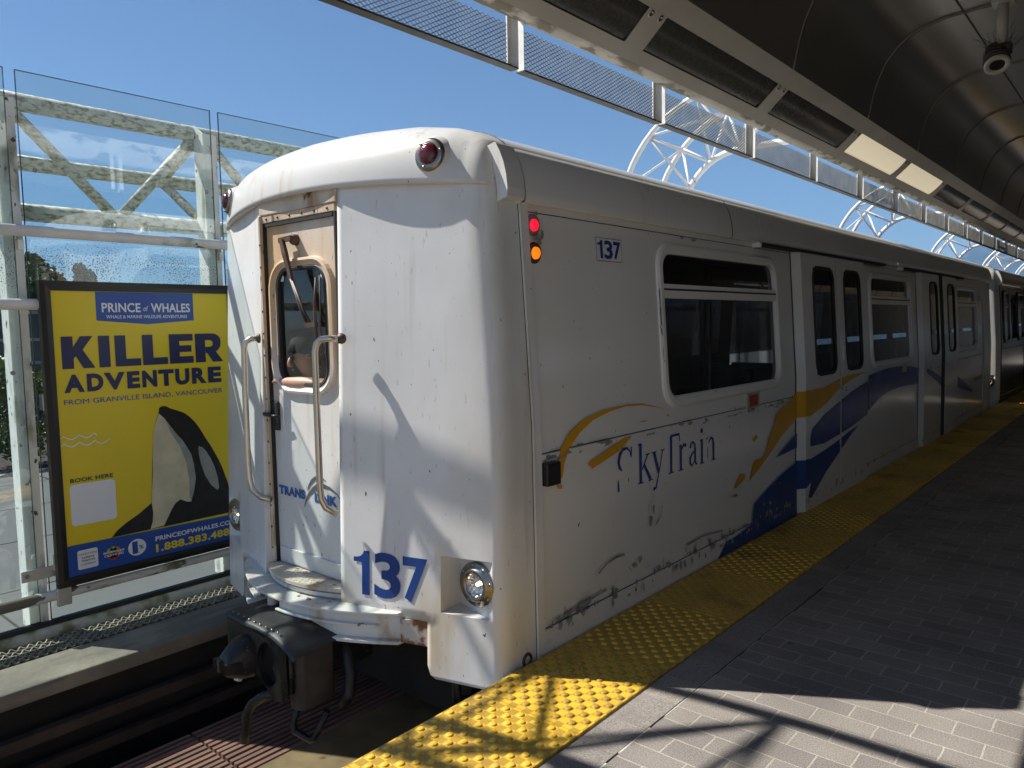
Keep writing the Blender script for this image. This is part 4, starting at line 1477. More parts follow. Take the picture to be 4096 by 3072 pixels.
def livery():
    car = car1
    # side lamps
    for z, mm, nm in ((2.04, 'red_lit', 'red'), (1.91, 'amber_lit', 'amber')):
        l = MB()
        x = xs(z)
        l.lathe((x, 1.222, z), (1, 0, -0.06), ((0, 0.052), (0.008, 0.050), (0.012, 0.042), (0.012, 0.03)), 28)
        for k in range(2):
            l.lathe((x + 0.012, 1.222 + (0.040 if k else -0.040), z + 0.005), (1, 0, 0), ((0, 0.006), (0.003, 0.0)), 8)
        o = l.build('side_lamp', 'brown_iron' if nm == 'amber' else 'frame_steel', car, label=nm + ' lit side lamp')
        b = MB()
        b.lathe((x, 1.222, z), (1, 0, -0.06), ((0.008, 0.029), (0.020, 0.028), (0.028, 0.020), (0.032, 0.0)), 24)
        b.build('lens', mm, o)
    # chips round the lamps
    rr = random.Random(9)
    polys = []
    for (cy, cz, w, h) in ((1.235, 2.095, 0.03, 0.02), (1.25, 1.985, 0.05, 0.03), (1.215, 1.978, 0.04, 0.02), (1.25, 1.96, 0.03, 0.02), (1.275, 2.0, 0.02, 0.04)):
        polys.append([(cy + w * 0.6 * math.cos(a) * rr.uniform(0.6, 1.2), cz + h * 0.6 * math.sin(a) * rr.uniform(0.6, 1.2)) for a in [k * 0.63 for k in range(10)]])

    def chip(cy, cz, w, h, n=12, tilt=0.0):
        pts = []
        for k in range(n):
            a = 2 * math.pi * k / n
            r = rr.uniform(0.45, 1.1)
            u, v = w * r * math.cos(a), h * r * math.sin(a)
            pts.append((cy + u * math.cos(tilt) - v * math.sin(tilt), cz + u * math.sin(tilt) + v * math.cos(tilt)))
        return pts
    for k in range(60):                          # peeling paint along the lower seam
        y = rr.uniform(1.2, 4.4)
        polys.append(chip(y, 0.112 + rr.uniform(0, 0.03), rr.uniform(0.006, 0.024), rr.uniform(0.006, 0.030)))
    for k in range(26):
        y = rr.uniform(1.3, 4.2)
        polys.append(chip(y, 0.085 + rr.uniform(-0.02, 0.005), rr.uniform(0.008, 0.02), rr.uniform(0.01, 0.035)))
    for k in range(26):                          # along the belt
        y = rr.choice([rr.uniform(2.6, 4.4), rr.uniform(3.4, 4.4), rr.uniform(1.3, 2.6)])
        polys.append(chip(y, 0.945 + rr.uniform(-0.03, 0.03), rr.uniform(0.01, 0.05), rr.uniform(0.003, 0.012)))
    for (cy, cz, w, h) in ((2.05, 0.245, 0.02, 0.025), (1.99, 0.22, 0.03, 0.02), (2.17, 0.44, 0.02, 0.04), (2.2, 0.50, 0.012, 0.03), (2.66, 2.085, 0.03, 0.012), (2.82, 2.087, 0.05, 0.018), (2.36, 1.4, 0.012, 0.05), (2.35, 1.52, 0.016, 0.03), (2.35, 1.72, 0.010, 0.08), (2.35, 1.6, 0.012, 0.09), (2.1, 1.02, 0.05, 0.004), (3.3, 0.375, 0.05, 0.012)):
        polys.append(chip(cy, cz, w, h))
    # thin curved scratches
    def scratch(pts, w):
        up = [(p[0], p[1] + w * rr.uniform(0.4, 1)) for p in pts]
        dn = [(p[0] + w * 0.6, p[1] - w * rr.uniform(0.4, 1)) for p in pts]
        return (up, dn)
    m2 = [scratch([(1.63, 0.27), (1.70, 0.30), (1.80, 0.315), (1.88, 0.31)], 0.009), scratch([(1.88, 0.31), (1.90, 0.27), (1.92, 0.23), (1.95, 0.20)], 0.010),
          scratch([(1.25, 0.125), (1.45, 0.15), (1.7, 0.165)], 0.008), scratch([(2.6, 0.19), (2.8, 0.20), (3.1, 0.17)], 0.007),
          scratch([(2.27, 0.56), (2.30, 0.50), (2.28, 0.44), (2.22, 0.40)], 0.006), scratch([(2.15, 0.56), (2.14, 0.5), (2.15, 0.45)], 0.006)]
    decal('paint_chips', 'chip_grey', car, polys + m2, 0.0185)
    # number sticker
    m = MB()
    m.grid([[side_pt(y, z, 0.003) for y in (1.745, 1.985)] for z in (1.905, 2.022)], False)
    st = m.build('number_sticker', 'sticker_white', car)
    m = MB()
    for (a, b, c, d) in ((1.742, 1.745, 1.902, 2.025), (1.985, 1.988, 1.902, 2.025), (1.7452, 1.9848, 1.902, 1.9045), (1.7452, 1.9848, 2.0225, 2.025)):
        m.grid([[side_pt(y, z, 0.0032) for y in (a, b)] for z in (c, d)], False)
    m.build('sticker_edge', 'grey_decal', st)
    tx = MB()
    number137(tx, (1.752, 1.916, 1.975, 2.012), lambda u, v: side_pt(u, v, 0.0055))
    tx.build('number', 'blue_decal', st)
    tx = MB()
    number137(tx, (12.42, 1.82, 12.66, 1.90), lambda u, v: side_pt(u, v, 0.0055))
    tx.build('number', 'grey_decal', car)
    # emergency plaque
    m = MB()
    m.grid([[side_pt(y, z, o) for z in (0.95, 1.058)] for y, o in ((3.51, 0.0), (3.51, 0.016), (3.72, 0.016), (3.72, 0.0))], False)
    pq = m.build('plaque', 'panel_frame', car)
    m = MB()
    m.grid([[side_pt(y, z, 0.018) for y in (3.545, 3.685)] for z in (0.965, 1.045)], False)
    m.build('notice', 'red_print', pq)
    m = MB()
    m.grid([[side_pt(y, z, o) for z in (0.96, 1.05)] for y, o in ((7.70, 0.0), (7.70, 0.016), (7.86, 0.016), (7.86, 0.0))], False)
    m.build('plaque', 'panel_frame', car)
    # black socket box by the pillar
    m = MB()
    m.box(xs(0.9) - 0.005, xs(0.9) + 0.045, 1.188, 1.292, 0.808, 0.918)
    m.build('socket_box', 'frame_black', car, bevel=0.006)
    # yellow arc, dash and swoosh
    arc_u = [(1.275, 0.825), (1.30, 0.90), (1.335, 0.97), (1.41, 1.04), (1.54, 1.095), (1.72, 1.122), (1.93, 1.130), (2.1, 1.12), (2.34, 1.07)]
    arc_d = [(1.345, 0.825), (1.36, 0.89), (1.41, 0.965), (1.50, 1.03), (1.61, 1.078), (1.77, 1.108), (1.93, 1.119), (2.09, 1.112), (2.34, 1.069)]
    dash = [(1.56, 0.86), (1.60, 0.828), (1.86, 0.885), (1.99, 0.952), (1.91, 0.952)]
    bits = [[(1.29, 0.795), (1.34, 0.79), (1.34, 0.77), (1.31, 0.775)], [(2.36, 1.025), (2.40, 1.03), (2.40, 1.015)]]
    sw1 = [(3.29, 0.42), (3.40, 0.51), (3.44, 0.50), (3.48, 0.49), (3.47, 0.46), (3.42, 0.445), (3.34, 0.42)]
    sw2 = [(3.55, 0.43), (3.58, 0.47), (3.64, 0.565), (3.72, 0.56), (3.80, 0.57), (3.85, 0.60), (3.93, 0.72), (4.02, 0.79), (4.03, 0.85), (4.17, 0.90), (4.46, 0.99), (4.46, 0.78), (4.15, 0.68), (3.96, 0.59), (3.77, 0.51)]
    sw3 = [(4.3, 0.925), (4.18, 0.935), (4.05, 0.88), (4.1, 0.915)]
    sw4 = [(3.60, 0.72), (3.68, 0.75), (3.70, 0.72), (3.63, 0.70)]
    decal('yellow_swoosh', 'swoosh_yellow', car, [(arc_u, arc_d), dash, sw1, sw2, sw4] + bits, 0.0115)
    yd = [([(4.56, 1.005), (4.68, 0.995), (5.0, 1.0), (5.42, 1.045)], [(4.56, 0.79), (4.68, 0.785), (5.05, 0.855), (5.42, 0.965)])]
    decal('yellow_swoosh', 'swoosh_yellow', doors1[0], yd, 0.0525)
    for nm, mt, dl, (za, zb_), ybase in (('yellow_swoosh', 'swoosh_yellow', doors1[0], (0.785, 0.995), 4.565), ('blue_swoosh', 'swoosh_blue', doors1[0], (0.20, 0.435), 4.565)):
        m = MB()
        m.grid([[side_pt(ybase - 0.085 * t - 0.002, z, 0.0525 - 0.06 * t) for t in (0.0, 0.95)] for z in (za, zb_)], False)
        m.build(nm, mt, dl)
    yd = [([(5.452, 1.047), (5.8, 1.06), (6.22, 1.06)], [(5.452, 0.972), (5.8, 1.02), (6.22, 1.058)])]
    decal('yellow_swoosh', 'swoosh_yellow', doors1[1], yd, 0.0525)
    # blue swooshes on body and doors
    b1 = [(3.03, 0.0), (3.16, 0.085), (3.30, 0.086), (3.45, 0.10), (3.59, 0.115), (3.62, 0.25), (3.83, 0.31), (4.15, 0.385), (4.455, 0.435), (4.455, -0.03), (3.03, -0.03)]
    b2 = [(4.02, 0.53), (4.455, 0.665), (4.455, 0.55)]
    decal('blue_swoosh', 'swoosh_blue', car, [b1, b2], 0.0185)
    b0 = [(4.56, 0.44), (4.68, 0.43), (5.05, 0.46), (5.42, 0.50), (5.42, 0.39), (5.05, 0.26), (4.70, 0.10), (4.62, 0.12), (4.68, 0.23), (4.56, 0.20)]
    b01 = ([(4.66, 0.60), (4.70, 0.675), (5.0, 0.765), (5.42, 0.845)], [(4.66, 0.535), (4.70, 0.53), (5.0, 0.515), (5.42, 0.545)])
    decal('blue_swoosh', 'swoosh_blue', doors1[0], [b0, b01], 0.0530)
    b02 = ([(5.452, 0.85), (5.7, 0.895), (6.0, 0.935), (6.245, 0.965)], [(5.452, 0.55), (5.65, 0.565), (5.85, 0.585), (6.245, 0.64)])
    b03 = ([(5.452, 0.505), (5.65, 0.535), (5.95, 0.565)], [(5.452, 0.40), (5.7, 0.49), (5.95, 0.56)])
    decal('blue_swoosh', 'swoosh_blue', doors1[1], [b02, b03], 0.0530)
    b5 = ([(6.43, 1.005), (6.8, 1.03), (7.2, 1.04), (7.6, 1.035), (8.0, 1.015), (8.46, 0.97)], [(6.43, 0.65), (6.8, 0.745), (7.2, 0.79), (7.6, 0.80), (8.0, 0.795), (8.46, 0.775)])
    decal('blue_swoosh', 'swoosh_blue', car, [b5], 0.0112)
    b6 = ([(8.70, 0.95), (9.0, 0.90), (9.3, 0.84), (9.48, 0.79)], [(8.70, 0.90), (9.0, 0.82), (9.3, 0.74), (9.48, 0.68)])
    decal('blue_swoosh', 'swoosh_blue', doors1[2], [b6], 0.0530)
    b7 = ([(10.6, 0.76), (11.2, 0.62), (11.9, 0.42)], [(10.6, 0.60), (11.2, 0.50), (11.9, 0.40)])
    decal('blue_swoosh', 'swoosh_blue', car, [b7], 0.0114)
    # peeling script along the body, condensed serif letters drawn as strokes
    T = MB()

    def stroke(pts, w, seg=None):
        up, dn = [], []
        for i, p in enumerate(pts):
            a, b = pts[max(0, i - 1)], pts[min(len(pts) - 1, i + 1)]
            t = Vector((b[0] - a[0], b[1] - a[1])).normalized()
            ww = w[i] if isinstance(w, (list, tuple)) else w
            n = Vector((-t.y, t.x)) * ww
            up.append(side_pt(p[0] + n.x, p[1] + n.y, 0.004))
            dn.append(side_pt(p[0] - n.x, p[1] - n.y, 0.004))
        T.grid([up, dn], False)

    def serif(y, z, w=0.03, h=0.0035):
        stroke([(y - w, z), (y + w, z)], h)
    Bz, X = 0.668, 0.155                       # baseline, x-height
    ca = 0.225
    # S, with its middle peeled away
    stroke([(1.985, 0.83), (1.975, 0.865), (1.945, 0.888), (1.905, 0.886), (1.872, 0.86), (1.858, 0.82), (1.868, 0.79), (1.89, 0.77)], [0.004, 0.005, 0.007, 0.009, 0.012, 0.013, 0.011, 0.005])
    stroke([(1.99, 0.89), (1.987, 0.835)], 0.006)
    stroke([(1.852, 0.725), (1.856, 0.66)], [0.004, 0.010])
    # k
    stroke([(2.085, Bz), (2.085, Bz + ca)], 0.014)
    serif(2.085, Bz, 0.032)
    stroke([(2.060, Bz + ca - 0.006), (2.085, Bz + ca)], 0.005)
    stroke([(2.10, Bz + 0.075), (2.165, Bz + X)], 0.006)
    serif(2.165, Bz + X, 0.026)
    stroke([(2.122, Bz + 0.10), (2.195, Bz + 0.003)], [0.010, 0.014])
    serif(2.195, Bz, 0.026)
    # y
    stroke([(2.235, Bz + X), (2.285, Bz + 0.03)], 0.014)
    serif(2.235, Bz + X, 0.028)
    stroke([(2.335, Bz + X), (2.285, Bz + 0.02), (2.255, Bz - 0.055), (2.225, Bz - 0.06)], [0.005, 0.006, 0.007, 0.012])
    serif(2.335, Bz + X, 0.022)
    # T with half its bar lost
    stroke([(2.435, Bz + 0.005), (2.435, Bz + ca)], 0.014)
    serif(2.435, Bz + 0.003, 0.034)
    stroke([(2.43, Bz + ca), (2.535, Bz + ca)], 0.007)
    stroke([(2.537, Bz + ca + 0.004), (2.543, Bz + ca - 0.045)], 0.005)
    # r
    stroke([(2.555, Bz), (2.555, Bz + X)], 0.014)
    serif(2.555, Bz, 0.032)
    stroke([(2.535, Bz + X - 0.008), (2.555, Bz + X)], 0.005)
    stroke([(2.565, Bz + X - 0.03), (2.59, Bz + X - 0.004), (2.625, Bz + X - 0.010)], [0.005, 0.010, 0.012])
    # a
    stroke([(2.675, Bz + X - 0.035), (2.69, Bz + X - 0.008), (2.715, Bz + X - 0.003), (2.738, Bz + X - 0.022), (2.742, Bz + X - 0.05), (2.742, Bz + 0.03), (2.755, Bz + 0.006), (2.772, Bz + 0.012)], [0.012, 0.008, 0.007, 0.011, 0.013, 0.013, 0.008, 0.004])
    stroke([(2.738, Bz + 0.092), (2.70, Bz + 0.08), (2.675, Bz + 0.055), (2.675, Bz + 0.025), (2.695, Bz + 0.005), (2.725, Bz + 0.02), (2.738, Bz + 0.04)], [0.005, 0.007, 0.012, 0.012, 0.008, 0.005, 0.004])
    # i
    stroke([(2.835, Bz), (2.835, Bz + X)], 0.014)
    serif(2.835, Bz, 0.030)
    stroke([(2.812, Bz + X - 0.008), (2.835, Bz + X)], 0.005)
    T.poly([side_pt(2.833 + 0.017 * math.cos(a * 0.5236), Bz + X + 0.055 + 0.017 * math.sin(a * 0.5236), 0.004) for a in range(12)])
    # n, partly worn
    stroke([(2.915, Bz + 0.02), (2.915, Bz + 0.09)], 0.005)
    stroke([(2.925, Bz + X - 0.035), (2.96, Bz + X - 0.004), (2.99, Bz + X - 0.02), (2.998, Bz + X - 0.05), (2.998, Bz)], [0.004, 0.009, 0.012, 0.014, 0.014])
    serif(2.998, Bz, 0.030)
    stroke([(2.895, Bz + X - 0.008), (2.915, Bz + X)], 0.005)
    T.build('script_lettering', 'swoosh_blue', car)
    # small operator mark at the rear
    tx = MB()
    text_into(tx, 'TRANS LINK', (12.0, 0.55, 12.7, 0.62), lambda u, v: side_pt(u, v, 0.004), 0.02)
    tx.build('lettering', 'grey_decal', car)


livery()


def coupler():
    c = empty('coupler', (CX, 0.6, -0.1))
    ORG[c.name] = ORG[car1.name]
    c.location = (0, 0, 0)
    c.parent = car1
    c.scale = (0.93, 1.0, 0.96)
    c.location = (-0.025, 0.0, 0.005)
    yf = 0.33
    # face plate
    m = MB()
    out = [(-1.435, 0.085), (-0.925, 0.085), (-0.905, -0.225), (-0.985, -0.245), (-1.10, -0.16), (-1.25, -0.16), (-1.40, -0.13), (-1.435, -0.08)]
    hole = [(-1.035 + 0.095 * math.cos(a * math.pi / 12), -0.065 + 0.115 * math.sin(a * math.pi / 12)) for a in range(24)]
    bmx = bmesh.new()
    for lp in (out, hole):
        vs = [bmx.verts.new((p[0], yf, p[1])) for p in lp]
        for i in range(len(vs)):
            bmx.edges.new((vs[i], vs[(i + 1) % len(vs)]))
    bmesh.ops.triangle_fill(bmx, use_beauty=True, edges=bmx.edges[:])
    ext = bmesh.ops.extrude_face_region(bmx, geom=bmx.faces[:])
    bmesh.ops.translate(bmx, verts=[v for v in ext['geom'] if isinstance(v, bmesh.types.BMVert)], vec=(0, 0.035, 0))
    bmx.verts.index_update()
    m.add([v.co[:] for v in bmx.verts], [tuple(v.index for v in f.verts) for f in bmx.faces])
    bmx.free()
    m.build('face_plate', 'coupler_iron', c)
    m = MB()
    m.lathe((-1.035, yf + 0.03, -0.065), (0, 1, 0), ((0, 0.105), (0.14, 0.085), (0.16, 0.0)), 24)
    m.box(-1.43, -0.93, yf + 0.035, 0.9, -0.20, 0.075)
    m.build('housing', 'coupler_iron', c, bevel=0.01)
    # cone head with a jaw slot
    m = MB()
    rows = []
    for y, hx, zt, zb in ((yf + 0.01, 0.108, 0.045, -0.185), (yf - 0.04, 0.100, 0.035, -0.178), (yf - 0.085, 0.085, 0.005, -0.16), (yf - 0.12, 0.070, -0.03, -0.14), (yf - 0.135, 0.058, -0.045, -0.125)):
        zc, hz = (zt + zb) / 2, (zt - zb) / 2
        rows.append([(-1.235 + 0.88 * hx * math.copysign(abs(math.cos(a)) ** 0.8, math.cos(a)), y, zc + hz * math.copysign(abs(math.sin(a)) ** 0.8, math.sin(a))) for a in [k * math.pi / 12 for k in range(24)]])
    m.grid(rows, True, closed=True)
    m.add(rows[-1], [tuple(range(24))])
    hd = m.build('coupling_head', 'coupler_iron', c)
    m = MB()
    m.box(-1.316, -1.155, yf - 0.142, yf - 0.05, -0.104, -0.058)
    m.build('jaw_slot', 'frame_black', c)
    m = MB()
    m.tube([(-1.262, yf - 0.128, -0.115), (-1.262, yf - 0.128, -0.05)], 0.018, 10)
    m.build('jaw_pin', 'brown_metal', c)
    # rubber cover
    m = MB()
    rows = []
    for j, y in enumerate((0.318, 0.335, 0.36, 0.40, 0.47, 0.56, 0.70)):
        row = []
        for i in range(15):
            x = -1.43 + 0.66 * i / 14
            sag = -0.012 * (1 if j == 0 else 0.3 if j == 1 else 0) - (0.075 * ((i - 9) / 5) ** 1.5 if i > 9 else 0)
            row.append((x, y, 0.112 + 0.0025 * math.sin(i * 1.1 + j) + 0.012 * min(1, j / 3) + sag))
        rows.append(row)
    m.grid(rows, True)
    o = m.build('rubber_cover', 'black_cover', c)
    so_ = o.modifiers.new('thickness', 'SOLIDIFY')
    so_.thickness = 0.008
    m = MB()
    for k in range(9):
        m.lathe((-1.39 + 0.056 * k, 0.345, 0.122), (0, 0, 1), ((0, 0.007), (0.004, 0.005), (0.004, 0.0)), 8)
    m.build('cover_rivets', 'steel', c)
    # electric head box at the side
    m = MB()
    m.prism([(-0.985, 0.43, 0.03), (-0.965, 0.405, 0.03), (-0.90, 0.40, 0.03), (-0.86, 0.425, 0.03), (-0.85, 0.60, 0.03), (-0.985, 0.62, 0.03)], (0, 0, -0.33))
    m.build('contact_box', 'brown_iron', c, bevel=0.012)
    m = MB()
    m.box(-1.00, -0.99, 0.37, 0.50, -0.25, 0.03)
    m.tube([(-0.905, 0.385, -0.2), (-0.905, 0.385, 0.03)], 0.013, 8)
    m.build('guide_bar', 'coupler_iron', c)
    # levers and hoses
    m = MB()
    m.tube([(-1.03, 0.36, -0.22), (-1.10, 0.34, -0.255), (-1.16, 0.31, -0.30), (-1.19, 0.29, -0.36), (-1.195, 0.28, -0.46), (-1.20, 0.275, -0.51)], [0.026, 0.026, 0.026, 0.025, 0.024, 0.022], 12)
    m.build('lever', 'coupler_iron', c)
    m = MB()
    m.tube([(-1.38, 0.36, -0.12), (-1.375, 0.34, -0.20), (-1.36, 0.33, -0.235), (-1.32, 0.33, -0.225)], 0.014, 8)
    m.build('hook', 'sticker_white', c)
    m = MB()
    m.tube([(-0.95, 0.45, -0.29), (-0.985, 0.43, -0.40), (-0.97, 0.43, -0.44), (-0.86, 0.45, -0.46), (-0.83, 0.46, -0.44), (-0.78, 0.50, -0.30)], 0.018, 10)
    m.build('stirrup', 'coupler_iron', c)
    m = MB()
    m.tube([(-0.85, 0.66, 0.0), (-0.80, 0.65, -0.08), (-0.755, 0.63, -0.16), (-0.745, 0.61, -0.25), (-0.775, 0.59, -0.31)], 0.030, 12)
    m.tube([(-0.45, 1.3, -0.30), (-0.35, 1.1, -0.36), (-0.30, 0.95, -0.28), (-0.28, 0.92, -0.12)], 0.025, 10)
    m.build('hose', 'coupler_iron', c)


coupler()

# ================================================================ GLASS SCREEN WALL
def screen_wall():
    w = empty('glass_screen_wall', (-3.0, 0, -0.215), 'tall glass screen wall with bolted posts and pipe rails on the far side of the track', 'wall')
    GX = -3.0
    pitch = 1.262
    posts = [-1.29 + pitch * k for k in range(0, 12)]
    # one post: angle section with bolts
    p = MB()
    y0 = posts[0]
    p.box(GX - 0.155, GX - 0.145 + 0.12, y0 - 0.085, y0 - 0.073, -0.24, 2.96)
    p.box(GX - 0.040, GX - 0.028, y0 - 0.073, y0 + 0.02, -0.24, 2.96)
    p.box(GX - 0.155, GX - 0.143, y0 - 0.073, y0 + 0.05, -0.24, 2.96)
    p.prism([(GX - 0.026, y0 - 0.085, 2.96), (GX - 0.155, y0 - 0.085, 2.96), (GX - 0.155, y0 - 0.085, 3.04)], (0, 0.012, 0))
    for z in (2.86, 2.28, 1.0, 0.2):
        p.lathe((GX - 0.028, y0 - 0.035, z), (1, 0, 0), ((0, 0.022), (0.014, 0.020), (0.014, 0.0)), 6)
    for z in (2.10, 1.72, 0.05):
        p.box(GX - 0.028, GX + 0.012, y0 - 0.02, y0 + 0.012, z - 0.03, z + 0.03)
    first = p.build('post', 'galv_white', w, bevel=0.002)
    g = MB()
    g.box(GX - 0.008, GX + 0.0, posts[0] + 0.025, posts[0] + pitch - 0.035, -0.205, 3.12)
    pane = g.build('glass_pane', 'screen_glass', w)
    e = MB()
    t = 0.005
    a, b = posts[0] + 0.025, posts[0] + pitch - 0.035
    e.box(GX - 0.010, GX + 0.002, a - 0.001, a + 0.003, -0.207, 3.122)
    e.box(GX - 0.010, GX + 0.002, b - 0.002, b + 0.001, -0.207, 3.122)
    e.box(GX - 0.010, GX + 0.002, a, b, 3.120, 3.123)
    e.box(GX - 0.010, GX + 0.002, a, b, -0.209, -0.204)
    edge = e.build('pane_edge', 'glass_edge', pane)
    c = MB()
    for z in (2.545, 1.34, 0.10):
        c.box(GX + 0.004, GX + 0.016, posts[0] - 0.125, posts[0] + 0.125, z - 0.035, z + 0.035)
    cl_ = c.build('clamp', 'clamp_metal', w, bevel=0.003)
    s = MB()
    for z in (2.545, 1.34, 0.10):
        for yy in (-0.095, 0.095):
            s.lathe((GX + 0.016, posts[0] + yy, z), (1, 0, 0), ((0, 0.014), (0.002, 0.013), (0.002, 0.007), (0.0005, 0.005), (0.0005, 0)), 14)
    sc_ = s.build('clamp_screw', 'steel', cl_)
    for y in posts[1:]:
        dy = y - posts[0]
        for o, kids in ((first, ()), (pane, (edge,)), (cl_, (sc_,))):
            q = o.copy()
            COL.objects.link(q)
            q.location.y += dy
            for kk in kids:
                q2 = kk.copy()
                COL.objects.link(q2)
                q2.parent = q
    # pipe rails in front of the glass
    for z, x in ((2.18, -2.955), (1.745, -2.955), (-0.045, -2.955)):
        r = MB()
        r.tube([(x, -3.0 + 0.5 * k, z) for k in range(37)], 0.034, 14)
        r.build('pipe_rail', 'rail_paint', w)
    # shade of the gap under the glass, put in as a black strip
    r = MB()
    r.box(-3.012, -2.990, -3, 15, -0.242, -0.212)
    r.build('gap_shade', 'rubber', w)
    # tube truss behind
    tr = MB()
    XF, XB = -3.19, -3.50
    for x, z, rr_ in ((XF, 2.985, 0.055), (XF, 2.32, 0.055), (XB, 2.68, 0.05)):
        tr.tube([(x, -3.0, z), (x, 15.3, z)], rr_, 14)
    for k in range(0, 12):
        ya = posts[0] + pitch * k
        yb = ya + pitch
        ym = (ya + yb) / 2 - 0.02
        tr.tube([(XF, ya + 0.03, 2.95), (XF, ym, 2.35)], 0.036, 12)
        tr.tube([(XF, ym + 0.05, 2.35), (XF, yb - 0.09, 2.93)], 0.036, 12)
        tr.tube([(XF, yb - 0.06, 2.93), (XB, yb - 0.16, 2.70)], 0.034, 12)
        tr.tube([(XB, yb - 0.16, 2.66), (XF, yb - 0.02, 2.35)], 0.034, 12)
    tr.build('tube_truss', 'truss_paint', w)


screen_wall()


# ================================================================ TRUSS ARCHES OVER THE TRACK
def arches():
    ax, az, Ro, Ri = -2.05, 2.95, 1.54, 0.84
    Y0 = 7.47

    def P(r, deg, y):
        a = R(deg)
        if deg >= 90:
            return (ax + r * math.cos(a), y, az + r * math.sin(a))
        t = (90 - deg) / 90                     # past the crown the tubes run on to the canopy roof
        return (ax + (2.35 if r > 1 else 1.95) * t, y, az + r - (0.12 if r > 1 else 0.05) * t * t)
    root = empty('truss_arch', (ax, Y0, az), 'white tube arch with braces rising over the train roof, nearest of the row in view', 'arch', 'white tube arches over the track')
    for y in (Y0, Y0 + 0.95):
        m = MB()
        m.tube([P(Ro, 180 - 6 * k, y) for k in range(31)], 0.040, 12)
        m.build('outer_chord', 'arch_white', root)
    m = MB()
    m.tube([P(Ri, 180 - 6 * k, Y0 + 0.47) for k in range(31)], 0.042, 12)
    m.build('inner_chord', 'arch_white', root)
    m = MB()
    nodes = (176, 149, 120, 90, 60, 30, 4)
    outs = (178, 163, 135, 105, 75, 45, 17, 2)
    for y in (Y0, Y0 + 0.95):
        for i, n in enumerate(nodes):
            for o in (outs[i], outs[i + 1]):
                m.tube([P(Ri, n, Y0 + 0.47), P(Ro, o, y)], 0.021, 8)
    for i, o in enumerate(outs):
        m.tube([P(Ro, o, Y0), P(Ro, o, Y0 + 0.95)], 0.018, 8)
        if i < len(outs) - 1:
            m.tube([P(Ro, o, Y0), P(Ro, outs[i + 1], Y0 + 0.95)], 0.018, 8)
    m.build('brace', 'arch_white', root)
    names = ['second white tube arch beyond the nearest one, above the rear half of the train car', 'third white tube arch along the row, in front of the blue mountain',
             'fourth white tube arch along the row, over the gap between the cars', 'farthest visible white tube arch, over the dark second car', 'white tube arch beyond the farthest one in view']
    for k in range(1, 5):
        clone(root, (ax, Y0 + 8.95 * k, az), label=names[k - 1])
    clone(root, (ax, Y0 - 8.95, az), label='white tube arch overhead beside the viewer, throwing stripes of shade on the nose')


arches()


